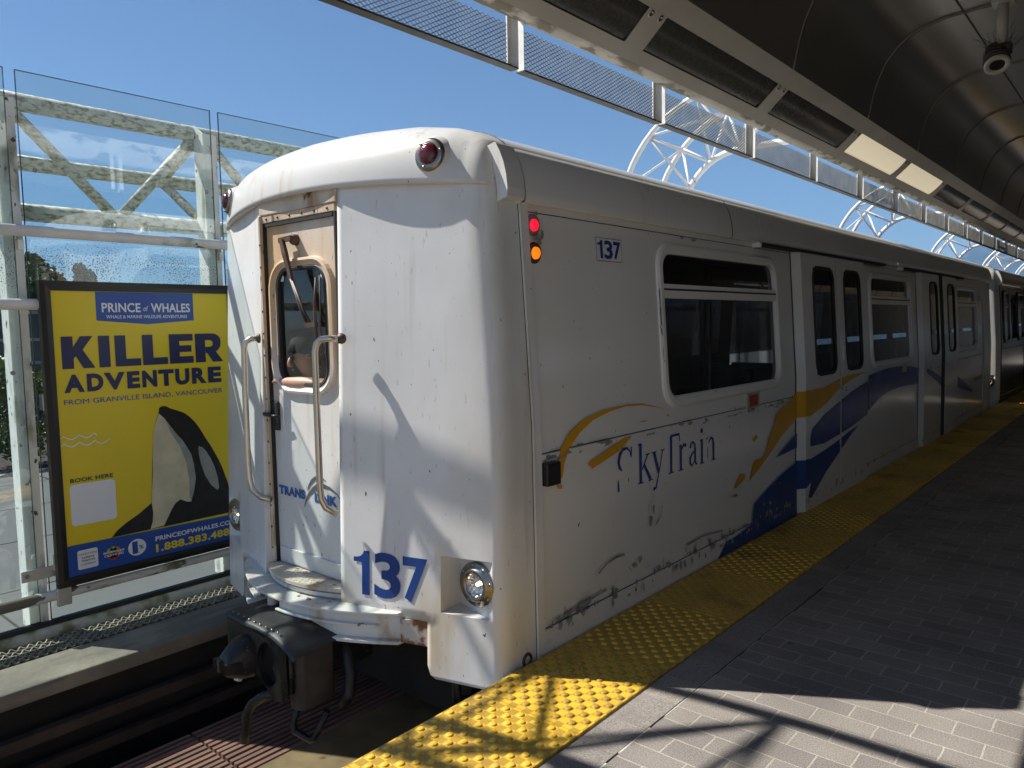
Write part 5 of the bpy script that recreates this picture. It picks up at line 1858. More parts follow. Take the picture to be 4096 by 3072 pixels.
# ================================================================ STATION CANOPY
def canopy():
    c = empty('station_canopy', (1.0, 20.0, 3.2), 'dark metal platform canopy with barrel ceiling and mesh fascia over the brick paved platform', 'canopy')
    Y0, Y1 = -1.9, 62.0
    MX = -0.48
    # expanded mesh fascia panel, built once then copied
    py0 = 1.569 - 1.49 * 2
    L_, zb, zt = 1.49, 2.909, 3.16
    m = MB()
    dy, dz = 0.0405, 0.0225
    ny, nz = int((L_ - 0.1) / dy), int((zt - zb - 0.03) / dz)
    for j in range(nz + 1):
        for i in range(ny):
            y = py0 + 0.05 + i * dy
            z = zb + 0.02 + j * dz
            for s in (1, -1):
                a = Vector((MX, y, z))
                b = Vector((MX, y + dy / 2, z + s * dz / 2))
                e = Vector((MX, y + dy, z))
                for u, w in ((a, b), (b, e)):
                    d = w - u
                    n = Vector((0, -d.z, d.y)).normalized() * 0.0017
                    h = Vector((0.005, 0, -0.0025))
                    m.add([u - n, u + n, w + n, w - n, u - n + h, u + n + h, w + n + h, w - n + h], [(0, 1, 2, 3), (4, 5, 6, 7), (1, 2, 6, 5), (0, 3, 7, 4)])
    mesh = m.build('mesh_panel', 'frame_steel', c)
    f = MB()
    f2 = MB()
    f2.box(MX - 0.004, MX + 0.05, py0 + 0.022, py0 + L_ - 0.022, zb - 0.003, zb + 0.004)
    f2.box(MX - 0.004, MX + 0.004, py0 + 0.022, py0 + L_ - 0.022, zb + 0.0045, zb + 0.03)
    for ya, s in ((py0 + 0.022, 1), (py0 + L_ - 0.022, -1)):
        f.box(MX - 0.003, MX + 0.05, min(ya, ya + 0.004 * s), max(ya, ya + 0.004 * s), zb + 0.004, zt + 0.1)
        f.box(MX - 0.0035, MX + 0.005, min(ya, ya + 0.035 * s), max(ya, ya + 0.035 * s), zb + 0.031, zt + 0.1)
    fr = f.build('panel_frame', 'mesh_frame', mesh)
    fl_ = f2.build('lower_flange', 'flange_shaded', mesh)
    for k in range(1, 40):
        q = mesh.copy()
        COL.objects.link(q)
        q.location.y += L_ * k
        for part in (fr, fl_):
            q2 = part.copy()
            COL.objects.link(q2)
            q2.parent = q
    # concrete gutter beam
    b = MB()
    prof = [(-0.47, 3.42), (-0.47, 3.20), (-0.455, 3.165), (-0.42, 3.15), (-0.385, 3.155), (-0.358, 3.175), (-0.35, 3.20), (-0.35, 3.42)]
    b.grid([[(x, y, z) for x, z in prof] for y in (Y0, Y1)], True)
    b.build('gutter_beam', 'beam_concrete', c)
    # tilted strip carrying the light panels
    S = lambda t, o=0.0: (-0.29 + 0.165 * t + 0.66 * o, 3.226 + 0.146 * t - 0.75 * o)
    st = MB()
    for ta, tb in ((-0.40, -0.015), (1.015, 1.63)):
        a, bb = S(ta), S(tb)
        st.add([(a[0], Y0, a[1]), (bb[0], Y0, bb[1]), (bb[0], Y1, bb[1]), (a[0], Y1, a[1])], [(0, 1, 2, 3)])
    a, bb = S(-0.05, -0.03), S(1.05, -0.03)
    st.add([(a[0], Y0, a[1]), (bb[0], Y0, bb[1]), (bb[0], Y1, bb[1]), (a[0], Y1, a[1])], [(0, 1, 2, 3)])
    st.build('soffit', 'panel_frame', c)
    pit = 1.915
    for k in range(-2, 31):
        ya, yb = 2.56 + pit * k, 2.56 + pit * k + 1.71
        p = MB()
        for (u, v) in ((yb, yb + 0.205),):
            a, bb = S(-0.02, 0.001), S(1.02, 0.001)
            p.add([(a[0], u, a[1]), (bb[0], u, bb[1]), (bb[0], v, bb[1]), (a[0], v, a[1])], [(0, 1, 2, 3)])
        o = p.build('light_panel', 'panel_frame', c)
        p = MB()
        for yy in (yb + 0.155, yb + 0.05):
            a = S(0.9, 0.001)
            p.lathe((a[0], yy, a[1]), (0.66, 0, -0.75), ((0, 0.022), (0.004, 0.02), (0.004, 0.012), (0.001, 0.01), (0.001, 0)), 12)
        p.build('panel_screw', 'steel', o)
        lit = k in (2, 3)
        l = MB()
        rows = []
        for i in range(7):
            t = -0.02 + 1.04 * i / 6
            bulge = 0.010 * (1 - (2 * i / 6 - 1) ** 2)
            a = S(t, -0.012 + bulge)
            rows.append([(a[0], ya - 0.005 + (yb - ya + 0.01) * j / 10, a[1]) for j in range(11)])
        l.grid(rows, True)
        l.build('lens', 'lens_lit' if lit else 'lens_off', o, label='glowing cream diffuser' if lit else None)
    # barrel ceiling
    pr = [(-0.022, 3.462), (-0.012, 3.50), (0.02, 3.66), (0.06, 3.80), (0.13, 3.95), (0.22, 4.06), (0.33, 4.145), (0.45, 4.195), (0.62, 4.225), (0.85, 4.235), (1.1, 4.24), (1.6, 4.24), (2.1, 4.22), (2.9, 4.18), (3.6, 4.08), (4.2, 3.85), (4.6, 3.45), (4.8, 2.9)]
    ce = MB()
    ce.grid([[(x, y, z) for x, z in pr] for y in (Y0, Y1)], True)
    ce.build('ceiling', 'ceiling_metal', c)
    rb = MB()
    k = 0
    y = 4.30 - 1.915 * 3
    while y < Y1:
        rb.tube([(x - 0.002 if x < 1 else x, y, z - 0.004) for x, z in pr], 0.014, 8)
        y += 1.915
    rb.build('ceiling_rib', 'ceiling_rib', c)
    sm = MB()
    for x in (0.75, 2.0):
        sm.box(x - 0.004, x + 0.004, Y0, Y1, 4.222, 4.234)
    sm.build('ceiling_seam', 'rubber', c)
    ro = MB()
    ro.grid([[(x, y, z + 0.16) for x, z in [(-0.47, 3.26)] + [(x - 0.1, z) for x, z in pr]] for y in (Y0, Y1)], True)
    ro.build('roof_skin', 'wall_grey', c)
    # unseen right hand wall added to shade the platform, slotted to light the car
    wl = empty('shading_wall', (5.0, 20, 0), 'unseen slotted wall added on the platform side away from the track to shape the light', 'wall')
    m = MB()
    m.box(4.9, 5.1, Y0 - 8, Y1, 0.0, 1.46)
    m.box(4.9, 5.1, Y0 - 8, 3.0, 1.46, 1.72)
    m.box(4.9, 5.1, 9.5, 18.6, 1.46, 1.72)
    m.box(4.9, 5.1, 18.6, Y1, 1.62, 1.72)
    m.build('wall_panel', 'wall_warm', wl)
    m = MB()
    m.box(4.9, 5.1, Y0, Y1, 1.72, 3.4)
    for k in range(20):
        y = Y0 + 1.2 + k * 3.1
        m.box(4.93, 5.07, y, y + 0.25, 1.46, 1.72)
    m.build('upper_wall', 'wall_warm', wl)
    e = MB()
    e.box(-0.4, 5.1, Y1, Y1 + 0.2, 0.0, 4.4)
    e.build('end_panel', 'wall_grey', wl)


canopy()


def loudspeaker():
    s = empty('loudspeaker', (1.04, 6.1, 4.23), 'round loudspeaker with pale ring and bird spikes hanging from the canopy ceiling', 'speaker')
    m = MB()
    m.tube([(1.05, 6.17, 4.24), (1.05, 6.17, 3.86)], 0.042, 16)
    m.box(0.97, 1.13, 6.09, 6.25, 4.20, 4.24)
    m.build('drop_pole', 'speaker_ring', s)
    ax = Vector((0.18, -0.52, -0.83)).normalized()
    c = Vector((1.03, 6.10, 3.69))
    m = MB()
    m.lathe(c, ax, ((-0.20, 0.0), (-0.20, 0.072), (-0.013, 0.095), (0.0, 0.095)), 28)
    for k in range(4):
        m.lathe(c - ax * (0.04 + 0.036 * k), ax, ((0, 0.09), (0, 0.104 - 0.004 * k), (0.008, 0.104 - 0.004 * k), (0.008, 0.09)), 28)
    m.build('housing', 'speaker_dark', s)
    m = MB()
    m.lathe(c, ax, ((-0.007, 0.098), (0.008, 0.098), (0.012, 0.092), (0.009, 0.059), (0.0, 0.056)), 36)
    m.build('ring', 'speaker_ring', s)
    m = MB()
    m.lathe(c, ax, ((0.002, 0.058), (0.002, 0.0)), 28)
    m.build('cone', 'frame_black', s)
    m = MB()
    m.box(0.97, 1.12, 6.12, 6.22, 3.79, 3.87)
    m.build('bracket', 'speaker_dark', s, bevel=0.006)
    m = MB()
    rr = random.Random(8)
    for k in range(46):
        b = Vector((1.04 + rr.uniform(-0.07, 0.07), 6.15 + rr.uniform(-0.05, 0.05), 3.79 + rr.uniform(-0.02, 0.09)))
        d = Vector((rr.uniform(-1, 1), rr.uniform(-0.7, 0.5), rr.uniform(0.1, 1.0))).normalized() * rr.uniform(0.10, 0.19)
        m.tube([b, b + d], 0.0016, 4, caps=False)
    m.build('bird_spikes', 'speaker_dark', s)


loudspeaker()


# ================================================================ POSTER
def poster():
    p = empty('advertising_poster', (-2.9, 0.63, 0.0), 'yellow framed whale watching poster mounted on the glass screen wall beside the train nose', 'poster')
    X = -2.9
    y0, y1, z0, z1 = 0.02, 1.27, 0.0, 1.887
    fw = 0.059
    f = MB()
    lo = [(y0, z0), (y1, z0), (y1, z1), (y0, z1)]
    li = [(y0 + fw, z0 + fw), (y1 - fw, z0 + fw), (y1 - fw, z1 - fw), (y0 + fw, z1 - fw)]
    f.grid([[(X - 0.052, a, b) for a, b in lo], [(X, a, b) for a, b in lo], [(X + 0.003, a + (c - a) * 0.5, b + (d - b) * 0.5) for (a, b), (c, d) in zip(lo, li)], [(X, c, d) for c, d in li], [(X - 0.012, c, d) for c, d in li]], False, closed=True)
    f.build('frame', 'frame_black', p)
    m = MB()
    m.box(X - 0.05, X - 0.008, y0 + fw - 0.002, y1 - fw + 0.002, z0 + fw - 0.002, z1 - fw + 0.002)
    sh = m.build('sheet', 'poster_yellow', p)
    m = MB()
    for yy in (y0 + 0.035, y1 - 0.035):
        m.box(X - 0.048, X - 0.02, yy - 0.04, yy + 0.04, -0.115, 0.0)
        m.box(-2.998, X - 0.052, yy - 0.03, yy + 0.03, 1.1, 1.2)
        m.box(-2.998, X - 0.052, yy - 0.03, yy + 0.03, 0.1, 0.2)
    m.build('bracket', 'clamp_metal', p, bevel=0.003)

    def fn(k):
        return lambda u, v: (X - 0.008 + 0.0012 * k, u, v)

    def flat(name, mat, polys, k):
        m = MB()
        for q in polys:
            m.poly([fn(k)(a, b) for a, b in q])
        return m.build(name, mat, sh)

    def words(name, mat, lst, k=3):
        m = MB()
        for s, box, bold, shear in lst:
            text_into(m, s, box, fn(k), bold, shear, 1.0 + 1.6 * bold)
        return m.build(name, mat, sh)
    flat('banner', 'poster_blue', [[(0.331, 1.826), (0.96, 1.826), (0.96, 1.642), (0.645, 1.619), (0.331, 1.645)]], 1)
    words('brand_lettering', 'poster_white', [('PRINCE', (0.365, 1.697, 0.605, 1.757), 0.022, 0), ('WHALES', (0.672, 1.697, 0.936, 1.757), 0.022, 0), ('of', (0.622, 1.705, 0.655, 1.74), 0.0, 0.3),
          ('WHALE & MARINE WILDLIFE ADVENTURES', (0.389, 1.658, 0.913, 1.679), 0.012, 0)], 2)
    zb, zt = 1.350, 1.549
    H = zt - zb

    def bl(u0, u1, pts):
        return [(u0 + a * (u1 - u0), zb + b * H) for a, b in pts]
    ell = [(0, 0), (1, 0), (1, 0.235), (0.42, 0.235), (0.42, 1), (0, 1)]
    ee = [(0, 0), (1, 0), (1, 0.235), (0.42, 0.235), (0.42, 0.385), (0.93, 0.385), (0.93, 0.61), (0.42, 0.61), (0.42, 0.765), (1, 0.765), (1, 1), (0, 1)]
    kk = [(0, 0), (0.36, 0), (0.36, 0.30), (0.43, 0.39), (0.66, 0), (1.04, 0), (0.66, 0.58), (1.0, 1), (0.60, 1), (0.36, 0.66), (0.36, 1), (0, 1)]
    rr_ = [(0.36, 0), (0, 0), (0, 1), (0.60, 1), (0.72, 0.985), (0.83, 0.93), (0.90, 0.85), (0.935, 0.75), (0.935, 0.62), (0.90, 0.51), (0.82, 0.41), (0.74, 0.36), (1.0, 0), (0.62, 0), (0.42, 0.32), (0.36, 0.32), (0.36, 0.53), (0.55, 0.53), (0.61, 0.56), (0.64, 0.61), (0.64, 0.69), (0.61, 0.74), (0.55, 0.77), (0.36, 0.77), (0.355, 0.525), (0.355, 0.315)]
    flat('headline', 'poster_navy', [bl(0.119, 0.30, kk), bl(0.332, 0.399, [(0, 0), (1, 0), (1, 1), (0, 1)]), bl(0.430, 0.589, ell), bl(0.602, 0.766, ell), bl(0.779, 0.944, ee), bl(0.960, 1.160, rr_)], 3)
    AD = ((0.121, 0.238, 'A'), (0.252, 0.349, 'D'), (0.353, 0.481, 'V'), (0.494, 0.575, 'E'), (0.589, 0.686, 'N'), (0.695, 0.80, 'T'), (0.809, 0.908, 'U'), (0.925, 1.03, 'R'), (1.042, 1.14, 'E'))
    words('headline', 'poster_navy', [(ch, (a, 1.203, b, 1.314), 0.055, 0) for a, b, ch in AD])
    words('subtitle', 'poster_blue', [('FROM GRANVILLE ISLAND, VANCOUVER', (0.115, 1.123, 1.144, 1.16), 0.0, 0)])
    words('book_lettering', 'poster_green', [('BOOK HERE', (0.12, 0.643, 0.373, 0.669), 0.028, 0)])
    # white rounded card
    flat('card', 'poster_white', [rrect(0.115, 0.383, 0.37, 0.63, 0.022, 5)], 1)
    # wave marks
    wv = MB()
    for (ya, yb, zc) in ((0.081, 0.293, 0.915), (0.081, 0.366, 0.868)):
        nn = 60
        up, dn = [], []
        per = 0.088
        for k in range(nn + 1):
            y = ya + (yb - ya) * k / nn
            ph = ((y - 0.10) / per) % 1.0
            z = zc + 0.024 * abs(2 * ph - 1) ** 1.6
            up.append(fn(2)(y, z + 0.0038))
            dn.append(fn(2)(y, z - 0.0038))
        wv.grid([up, dn], False)
    wv.build('wave_mark', 'poster_white', sh)
    # orca
    flat('orca_body', 'orca_black', [[(0.686, 1.030), (0.689, 1.055), (0.705, 1.068), (0.735, 1.066), (0.771, 1.045), (0.81, 1.03), (0.857, 1.009), (0.893, 0.98), (0.93, 0.939), (0.968, 0.88), (1.002, 0.815), (1.035, 0.76), (1.064, 0.703), (1.095, 0.64), (1.119, 0.577), (1.15, 0.48), (1.17, 0.38), (1.18, 0.25), (0.342, 0.25), (0.38, 0.29), (0.436, 0.327), (0.52, 0.37), (0.604, 0.426), (0.612, 0.50), (0.617, 0.60), (0.625, 0.70), (0.634, 0.80), (0.648, 0.909), (0.665, 0.98)]], 1)
    flat('orca_belly', 'orca_white', [[(0.685, 1.021), (0.665, 0.975), (0.65, 0.92), (0.638, 0.84), (0.63, 0.74), (0.622, 0.607), (0.612, 0.50), (0.606, 0.426), (0.613, 0.36), (0.606, 0.30), (0.588, 0.252), (0.68, 0.258), (0.705, 0.30), (0.734, 0.351), (0.765, 0.395), (0.80, 0.414), (0.845, 0.39), (0.875, 0.385), (0.90, 0.46), (0.916, 0.546), (0.908, 0.64), (0.893, 0.715), (0.862, 0.775), (0.834, 0.824), (0.80, 0.865), (0.765, 0.915), (0.72, 0.985)]], 2)
    flat('orca_shade', 'orca_grey', [[(0.72, 0.985), (0.765, 0.915), (0.80, 0.865), (0.834, 0.824), (0.862, 0.775), (0.893, 0.715), (0.908, 0.64), (0.916, 0.546), (0.90, 0.46), (0.875, 0.385), (0.865, 0.42), (0.868, 0.55), (0.85, 0.68), (0.81, 0.79), (0.755, 0.89)]], 3)
    flat('orca_eye_patch', 'orca_grey', [[(0.947, 0.765), (0.975, 0.752), (0.998, 0.726), (1.03, 0.67), (1.058, 0.60), (1.078, 0.52), (1.084, 0.445), (1.07, 0.432), (1.025, 0.475), (0.985, 0.55), (0.958, 0.641), (0.946, 0.71)]], 2)
    flat('orca_fin', 'orca_black', [[(0.68, 0.25), (0.73, 0.345), (0.765, 0.39), (0.80, 0.408), (0.84, 0.385), (0.87, 0.36), (0.86, 0.25)]], 4)
    # foot band
    flat('foot_band', 'poster_blue', [[(0.079, 0.252), (1.211, 0.232), (1.211, 0.059), (0.079, 0.059)]], 5)
    words('web_lettering', 'poster_white', [('PRINCEOFWHALES.COM', (0.615, 0.163, 1.19, 0.195), 0.025, 0)], 6)
    words('phone_number', 'poster_yellow', [('1.888.383.4884', (0.615, 0.087, 1.19, 0.141), 0.04, 0)], 6)
    flat('badge', 'poster_white', [rrect(0.133, 0.252, 0.09, 0.212, 0.012, 4), [(0.494 + 0.058 * math.cos(a * 0.2618), 0.152 + 0.055 * math.sin(a * 0.2618)) for a in range(24)]], 6)
    words('badge_lettering', 'poster_navy', [('OFFSETTERS', (0.138, 0.180, 0.247, 0.190), 0.0, 0), ('CLIMATE', (0.156, 0.157, 0.23, 0.168), 0.03, 0), ('POSITIVE', (0.156, 0.137, 0.233, 0.148), 0.03, 0), ('COMPANY', (0.148, 0.114, 0.238, 0.125), 0.0, 0)], 7)
    words('badge_lettering', 'poster_blue', [('1', (0.463, 0.112, 0.498, 0.193), 0.07, 0), ('%', (0.507, 0.135, 0.535, 0.163), 0.02, 0)], 7)
    fl = []
    for k in range(8):
        a = k * math.pi / 4
        fl.append([(0.346 + 0.028 * math.cos(a) + 0.02 * math.cos(b * 0.5236), 0.150 + 0.026 * math.sin(a) + 0.018 * math.sin(b * 0.5236)) for b in range(12)])
    flat('seal', 'poster_red', fl[5:], 6)
    flat('seal', 'poster_orange', fl[0:2], 6)
    flat('seal', 'poster_lime', fl[2:4], 6)
    words('seal_lettering', 'poster_white', [('BIOSPHERE', (0.284, 0.152, 0.412, 0.166), 0.02, 0), ('CERTIFIED', (0.288, 0.132, 0.408, 0.146), 0.02, 0)], 8)


poster()


# ================================================================ PEOPLE
def skin_body(name, joints, edges, root, mat, parent, sub=2):
    me = bpy.data.meshes.new(name)
    off = ORG[parent.name]
    me.from_pydata([tuple(Vector(j[0]) - off) for j in joints], edges, [])
    o = bpy.data.objects.new(name, me)
    COL.objects.link(o)
    ORG[o.name] = off
    o.parent = parent
    sk = o.modifiers.new('skin', 'SKIN')
    sk.use_smooth_shade = True
    sv = me.skin_vertices[0].data
    for i, j in enumerate(joints):
        r = j[1]
        sv[i].radius = r if isinstance(r, tuple) else (r, r)
        sv[i].use_root = (i == root)
    ss = o.modifiers.new('sub', 'SUBSURF')
    ss.levels = ss.render_levels = sub
    me.materials.append(MATS[mat])
    return o


def blob(name, mat, parent, c, rad, rot=(0, 0, 0), n=16, cut=None):
    m = MB()
    rows = []
    E_ = Matrix.Rotation(rot[2], 3, 'Z') @ Matrix.Rotation(rot[1], 3, 'Y') @ Matrix.Rotation(rot[0], 3, 'X')
    for i in range(n + 1):
        th = math.pi * i / n
        row = []
        for k in range(2 * n):
            ph = math.pi * k / n
            v = Vector((rad[0] * math.sin(th) * math.cos(ph), rad[1] * math.sin(th) * math.sin(ph), rad[2] * math.cos(th)))
            row.append(Vector(c) + E_ @ v)
        rows.append(row)
    m.grid(rows, True, closed=True)
    return m.build(name, mat, parent)


def front_person():
    """dark haired person leaning on folded arms behind the nose door window"""
    p = empty('person', (-1.36, 1.02, 0.0), 'dark haired person looking out of the nose door window, resting on bare folded arms', 'person')
    hz = 1.425
    hc = Vector((-1.475, 0.885, hz))
    J = [((-1.38, 1.06, 0.60), (0.15, 0.11)),     # 0 hips
         ((-1.38, 1.06, 0.90), (0.15, 0.10)),     # 1 waist
         ((-1.39, 1.03, 1.14), (0.16, 0.10)),     # 2 chest
         ((-1.42, 0.98, 1.24), (0.11, 0.08)),     # 3 shoulder line
         ((-1.45, 0.93, 1.31), 0.045),            # 4 neck
         ((-1.468, 0.90, 1.38), (0.062, 0.070)),  # 5 jaw
         ((-1.475, 0.888, 1.45), (0.070, 0.082)), # 6 skull
         ((-1.478, 0.888, 1.505), (0.055, 0.062)),# 7 crown
         ((-1.20, 0.98, 1.20), 0.055),            # 8 R shoulder
         ((-1.13, 0.90, 1.26), 0.045),            # 9 R elbow
         ((-1.38, 0.805, 1.285), 0.036),          # 10 R forearm
         ((-1.55, 0.80, 1.285), 0.026),           # 11 R wrist
         ((-1.60, 0.80, 1.29), (0.030, 0.018)),   # 12 R palm
         ((-1.58, 1.02, 1.18), 0.055),            # 13 L shoulder
         ((-1.66, 0.95, 1.20), 0.045),            # 14 L elbow
         ((-1.45, 0.84, 1.27), 0.034),            # 15 L wrist
         ((-1.36, 0.825, 1.28), (0.028, 0.016))]  # 16 L palm
    E = [(0, 1), (1, 2), (2, 3), (3, 4), (4, 5), (5, 6), (6, 7), (2, 8), (8, 9), (9, 10), (10, 11), (11, 12), (2, 13), (13, 14), (14, 15), (15, 16)]
    fing = [(-0.045, 0.018, 0.004), (-0.055, 0.008, 0.006), (-0.055, -0.003, 0.004), (-0.045, -0.012, 0.0), (-0.022, 0.016, 0.022)]
    for base, sg in ((12, 1), (16, -1)):
        b = Vector(J[base][0])
        for i, (dx, dy, dz) in enumerate(fing):
            a = b + Vector((sg * dx * 0.45, dy, dz))
            t = b + Vector((sg * dx, dy * 1.1, dz - 0.012))
            J.append((tuple(a), 0.0085))
            J.append((tuple(t), 0.007))
            E += [(base, len(J) - 2), (len(J) - 2, len(J) - 1)]
    skin_body('body', J, E, 0, 'skin', p)
    fd = Vector((-0.35, -1.0, -0.30)).normalized()     # the face looks down to the left
    rt = Vector((1, -0.35, 0)).normalized()
    up = rt.cross(fd) * -1
    if up.z < 0:
        up = -up
    fc = hc + fd * 0.078
    m = MB()
    for s in (-1, 1):
        m.lathe(fc + rt * 0.031 * s + up * 0.012, fd, ((-0.006, 0.016), (0.0, 0.014), (0.004, 0.0)), 10)
    m.build('eyes', 'eye_dark', p)
    m = MB()
    for s in (-1, 1):
        m.tube([fc + rt * 0.016 * s + up * 0.030, fc + rt * 0.034 * s + up * 0.036 - fd * 0.004, fc + rt * 0.050 * s + up * 0.030 - fd * 0.014], [0.003, 0.004, 0.002], 6)
    m.build('eyebrows', 'hair', p)
    m = MB()
    m.tube([fc + up * 0.014 - fd * 0.004, fc - up * 0.006 + fd * 0.010, fc - up * 0.024 + fd * 0.016, fc - up * 0.032 + fd * 0.004], [0.007, 0.009, 0.012, 0.008], 8)
    for s in (-1, 1):
        m.lathe(hc + rt * 0.074 * s - up * 0.004, rt * s, ((-0.012, 0.022), (0.0, 0.024), (0.008, 0.018), (0.008, 0.0)), 10)
    m.build('nose_and_ears', 'skin', p)
    m = MB()
    m.tube([fc - rt * 0.022 - up * 0.050, fc - up * 0.052 + fd * 0.006, fc + rt * 0.022 - up * 0.050], [0.003, 0.007, 0.003], 6)
    m.build('mouth', 'lip', p)
    # hair cap with fringe
    m = MB()
    rr = random.Random(3)
    rows = []
    top = hc + Vector((0, 0.008, 0.035))
    for i in range(9):
        th = math.pi * 0.60 * i / 8
        row = []
        for k in range(26):
            ph = 2 * math.pi * k / 26
            v = Vector((math.sin(th) * math.cos(ph), math.sin(th) * math.sin(ph), math.cos(th)))
            if v.dot(fd) > 0.25 and i > 5:
                v = v * 0.98 + up * 0.10 * (i - 5) / 3
            r = Vector((0.083 * v.x, 0.095 * v.y, 0.086 * v.z)) * (1 + (0.10 if k % 2 else -0.02) * (i / 8) + rr.uniform(-0.04, 0.07))
            row.append(top + r)
        rows.append(row)
    m.grid(rows, True, closed=True)
    m.build('hair', 'hair', p)
    blob('shirt', 'shirt_dark', p, (-1.39, 1.06, 0.98), (0.19, 0.125, 0.28))
    p.location += Vector((0.10, -0.075, 0.0))


front_person()


def passengers():
    for (x, y, sh, lab, hz) in ((-0.62, 3.12, 'shirt_grey', 'seated passenger in a grey top seen dimly through the large first side window', 1.30), (-1.85, 3.75, 'shirt_dark', 'seated passenger in dark clothes on the far side of the car behind the first window', 1.28)):
        p = empty('person', (x, y, 0.0), lab, 'person')
        J = [((x, y, 0.52), (0.16, 0.12)), ((x, y + 0.02, 0.75), (0.15, 0.11)), ((x, y + 0.02, 0.98), (0.17, 0.11)), ((x, y, 1.09), 0.055), ((x, y - 0.02, 1.16), (0.062, 0.07)), ((x, y - 0.03, 1.25), (0.072, 0.085)), ((x, y - 0.03, 1.31), (0.05, 0.06)),
             ((x - 0.19, y, 1.0), 0.055), ((x - 0.22, y - 0.10, 0.78), 0.045), ((x - 0.12, y - 0.26, 0.62), 0.034), ((x - 0.08, y - 0.32, 0.60), (0.035, 0.018)),
             ((x + 0.19, y, 1.0), 0.055), ((x + 0.22, y - 0.10, 0.78), 0.045), ((x + 0.12, y - 0.26, 0.62), 0.034), ((x + 0.08, y - 0.32, 0.60), (0.035, 0.018)),
             ((x - 0.11, y - 0.10, 0.50), 0.085), ((x - 0.13, y - 0.42, 0.48), 0.07), ((x - 0.13, y - 0.44, 0.08), 0.05), ((x - 0.13, y - 0.58, 0.04), 0.04),
             ((x + 0.11, y - 0.10, 0.50), 0.085), ((x + 0.13, y - 0.42, 0.48), 0.07), ((x + 0.13, y - 0.44, 0.08), 0.05), ((x + 0.13, y - 0.58, 0.04), 0.04)]
        E = [(0, 1), (1, 2), (2, 3), (3, 4), (4, 5), (5, 6), (2, 7), (7, 8), (8, 9), (9, 10), (2, 11), (11, 12), (12, 13), (13, 14), (0, 15), (15, 16), (16, 17), (17, 18), (0, 19), (19, 20), (20, 21), (21, 22)]
        for base in (10, 14):
            b = Vector(J[base][0])
            for dx in (-0.024, -0.008, 0.008, 0.024):
                J.append((tuple(b + Vector((dx, -0.05, 0.0))), 0.008))
                J.append((tuple(b + Vector((dx, -0.085 + abs(dx) * 0.5, -0.02))), 0.007))
                E += [(base, len(J) - 2), (len(J) - 2, len(J) - 1)]
        skin_body('body', J, E, 0, 'skin', p, 1)
        blob('shirt', sh, p, (x, y + 0.01, 0.82), (0.20, 0.135, 0.27), n=12)
        blob('hair', 'hair', p, (x, y - 0.012, 1.29), (0.085, 0.092, 0.078), n=12)
        m = MB()
        for s in (-1, 1):
            m.lathe((x + 0.03 * s, y - 0.108, 1.235), (0, -1, 0), ((-0.006, 0.012), (0.003, 0.0)), 8)
        m.build('eyes', 'eye_dark', p)


passengers()


# ================================================================ BEYOND THE GLASS
def leaf_cloud(rr, centres, n, size, shape=(1, 1, 1)):
    m = MB()
    for _ in range(n):
        c, r = rr.choice(centres)
        while True:
            v = Vector((rr.uniform(-1, 1), rr.uniform(-1, 1), rr.uniform(-1, 1)))
            if 0.05 < v.length < 1:
                break
        v = v.normalized() * (v.length ** 0.45)
        p = Vector(c) + Vector((v.x * r * shape[0], v.y * r * shape[1], v.z * r * shape[2]))
        a = Vector((rr.uniform(-1, 1), rr.uniform(-1, 1), rr.uniform(-1, 1))).normalized()
        b = a.orthogonal().normalized()
        s = size * rr.uniform(0.6, 1.4)
        m.add([p - a * s, p + b * s * 0.5, p + a * s, p - b * s * 0.5], [(0, 1, 2, 3)])
    return m


def tree(x, y, h, w, seed, label):
    rr = random.Random(seed)
    z0 = -0.5
    t = empty('tree', (x, y, z0), label, 'tree', 'trees beyond the plaza')
    m = MB()
    m.tube([(x, y, z0), (x + 0.05 * h * rr.uniform(-0.3, 0.3), y, z0 + h * 0.35), (x, y + 0.03 * h, z0 + h * 0.7)], [0.035 * h, 0.025 * h, 0.012 * h], 8)
    tips = []
    for k in range(9):
        a = rr.uniform(0, 6.28)
        zb = z0 + h * rr.uniform(0.28, 0.6)
        e = (x + w * 0.38 * math.cos(a), y + w * 0.38 * math.sin(a), zb + h * rr.uniform(0.12, 0.32))
        m.tube([(x, y, zb), ((x + e[0]) / 2, (y + e[1]) / 2, (zb + e[2]) / 2 + 0.03 * h), e], [0.014 * h, 0.009 * h, 0.004 * h], 6)
        tips.append((e, w * rr.uniform(0.14, 0.22)))
    m.build('trunk', 'bark', t)
    tips += [((x + w * 0.12 * rr.uniform(-1, 1), y + w * 0.12 * rr.uniform(-1, 1), z0 + h * (0.45 + 0.055 * k)), w * (0.24 - 0.014 * k)) for k in range(9)]
    leaf_cloud(rr, tips, 5200, 0.05 * w).build('crown', 'tree_leaf', t)


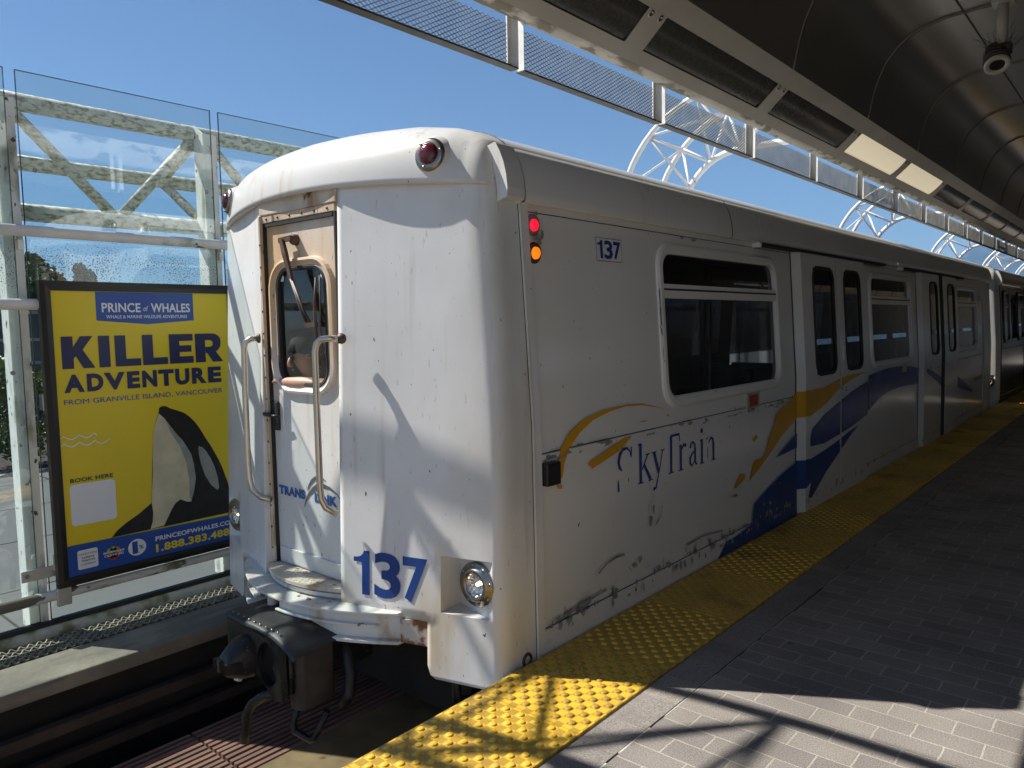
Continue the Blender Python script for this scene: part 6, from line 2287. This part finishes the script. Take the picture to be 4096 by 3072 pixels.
def beyond():
    def at(dx, dy, d):
        return (cl[0] + dx * d, cl[1] + dy * d)
    for (dx, dy, d, h, w, s, lab) in ((-0.956, 0.291, 30, 4.85, 2.6, 1, 'bushy tree behind the glass above the upper left corner of the yellow poster'), (-0.9418, 0.336, 33, 4.95, 1.7, 2, 'slim tree behind the glass above the middle of the yellow poster'),
                                     (-0.966, 0.258, 27, 4.6, 2.2, 3, 'dark tree at the picture edge, left of the first glass wall post'), (-0.975, 0.22, 29, 4.6, 2.6, 4, 'taller tree farther along, outside the picture edge'),
                                     (-0.93, 0.366, 36, 3.6, 2.0, 6, 'low tree behind the poster board')):
        x, y = at(dx, dy, d)
        tree(x, y, h, w, s, lab)
    rr = random.Random(11)
    for i, (x, y, r, hh) in enumerate(((-11.4, 1.4, 0.55, 1.0), (-11.3, 2.25, 0.62, 1.25), (-11.5, 3.2, 0.6, 1.0), (-11.2, 0.5, 0.55, 0.9), (-11.4, 4.3, 0.6, 1.0), (-11.4, -0.5, 0.6, 1.0))):
        labs = ['green bush in the soil bed at the picture edge', 'bright green bush behind the left glass wall post', 'green bush in the soil bed partly behind the poster', 'low bush farther left in the soil bed', 'bush in the soil bed hidden by the poster', 'bush at the near end of the soil bed']
        b = empty('bush', (x, y, -0.5), labs[i], 'bush', 'bushes in the soil bed')
        m = MB()
        for k in range(8):
            a = k * 0.785
            m.tube([(x, y, -0.5), (x + 0.3 * r * math.cos(a), y + 0.3 * r * math.sin(a), -0.2), (x + 0.7 * r * math.cos(a), y + 0.7 * r * math.sin(a), -0.5 + hh * rr.uniform(0.7, 1.2))], [0.015, 0.01, 0.005], 5)
        m.build('stem', 'bark', b)
        cs = [((x + rr.uniform(-0.5, 0.5) * r, y + rr.uniform(-0.6, 0.6) * r, -0.5 + hh * rr.uniform(0.25, 1.2)), r * rr.uniform(0.32, 0.52)) for _ in range(14)]
        leaf_cloud(rr, cs, 3200, 0.042).build('foliage', 'hedge_leaf', b)
    # low glass fronted building behind the bushes
    bl = empty('glass_building', (-20, 6, -0.5), 'low teal glass building with pale floor bands behind the bushes', 'building')
    m = MB()
    m.box(-26, -20, -8, 30, -0.5, 2.05)
    m.build('facade', 'teal_glass', bl)
    m = MB()
    for z in (2.05, 1.35, 0.75):
        m.box(-26.0, -19.9, -8, 30, z, z + 0.08)
    m.build('floor_band', 'building_frame', bl)
    m = MB()
    for k in range(34):
        y = -8 + k * 1.15
        m.box(-19.97, -19.9, y, y + 0.035, -0.5, 0.749)
        m.box(-19.97, -19.9, y, y + 0.035, 0.831, 1.349)
        m.box(-19.97, -19.9, y, y + 0.035, 1.431, 2.049)
    m.build('window_bar', 'building_frame', bl)


beyond()


# ================================================================ AIR
def air():
    m = bpy.data.materials.new('haze_air')
    m.use_nodes = True
    nt = m.node_tree
    nt.nodes.remove(nt.nodes['Principled BSDF'])
    v = nt.nodes.new('ShaderNodeVolumePrincipled')
    v.inputs['Color'].default_value = (0.30, 0.58, 1.0, 1)
    v.inputs['Density'].default_value = 0.00009
    v.inputs['Anisotropy'].default_value = 0.0
    nt.links.new(v.outputs['Volume'], nt.nodes['Material Output'].inputs['Volume'])
    MATS['haze_air'] = m
    b = MB()
    b.box(-9500, 9500, -9500, 9700, -4.5, 1250)
    o = b.build('haze', 'haze_air')
    o['kind'] = 'stuff'


air()
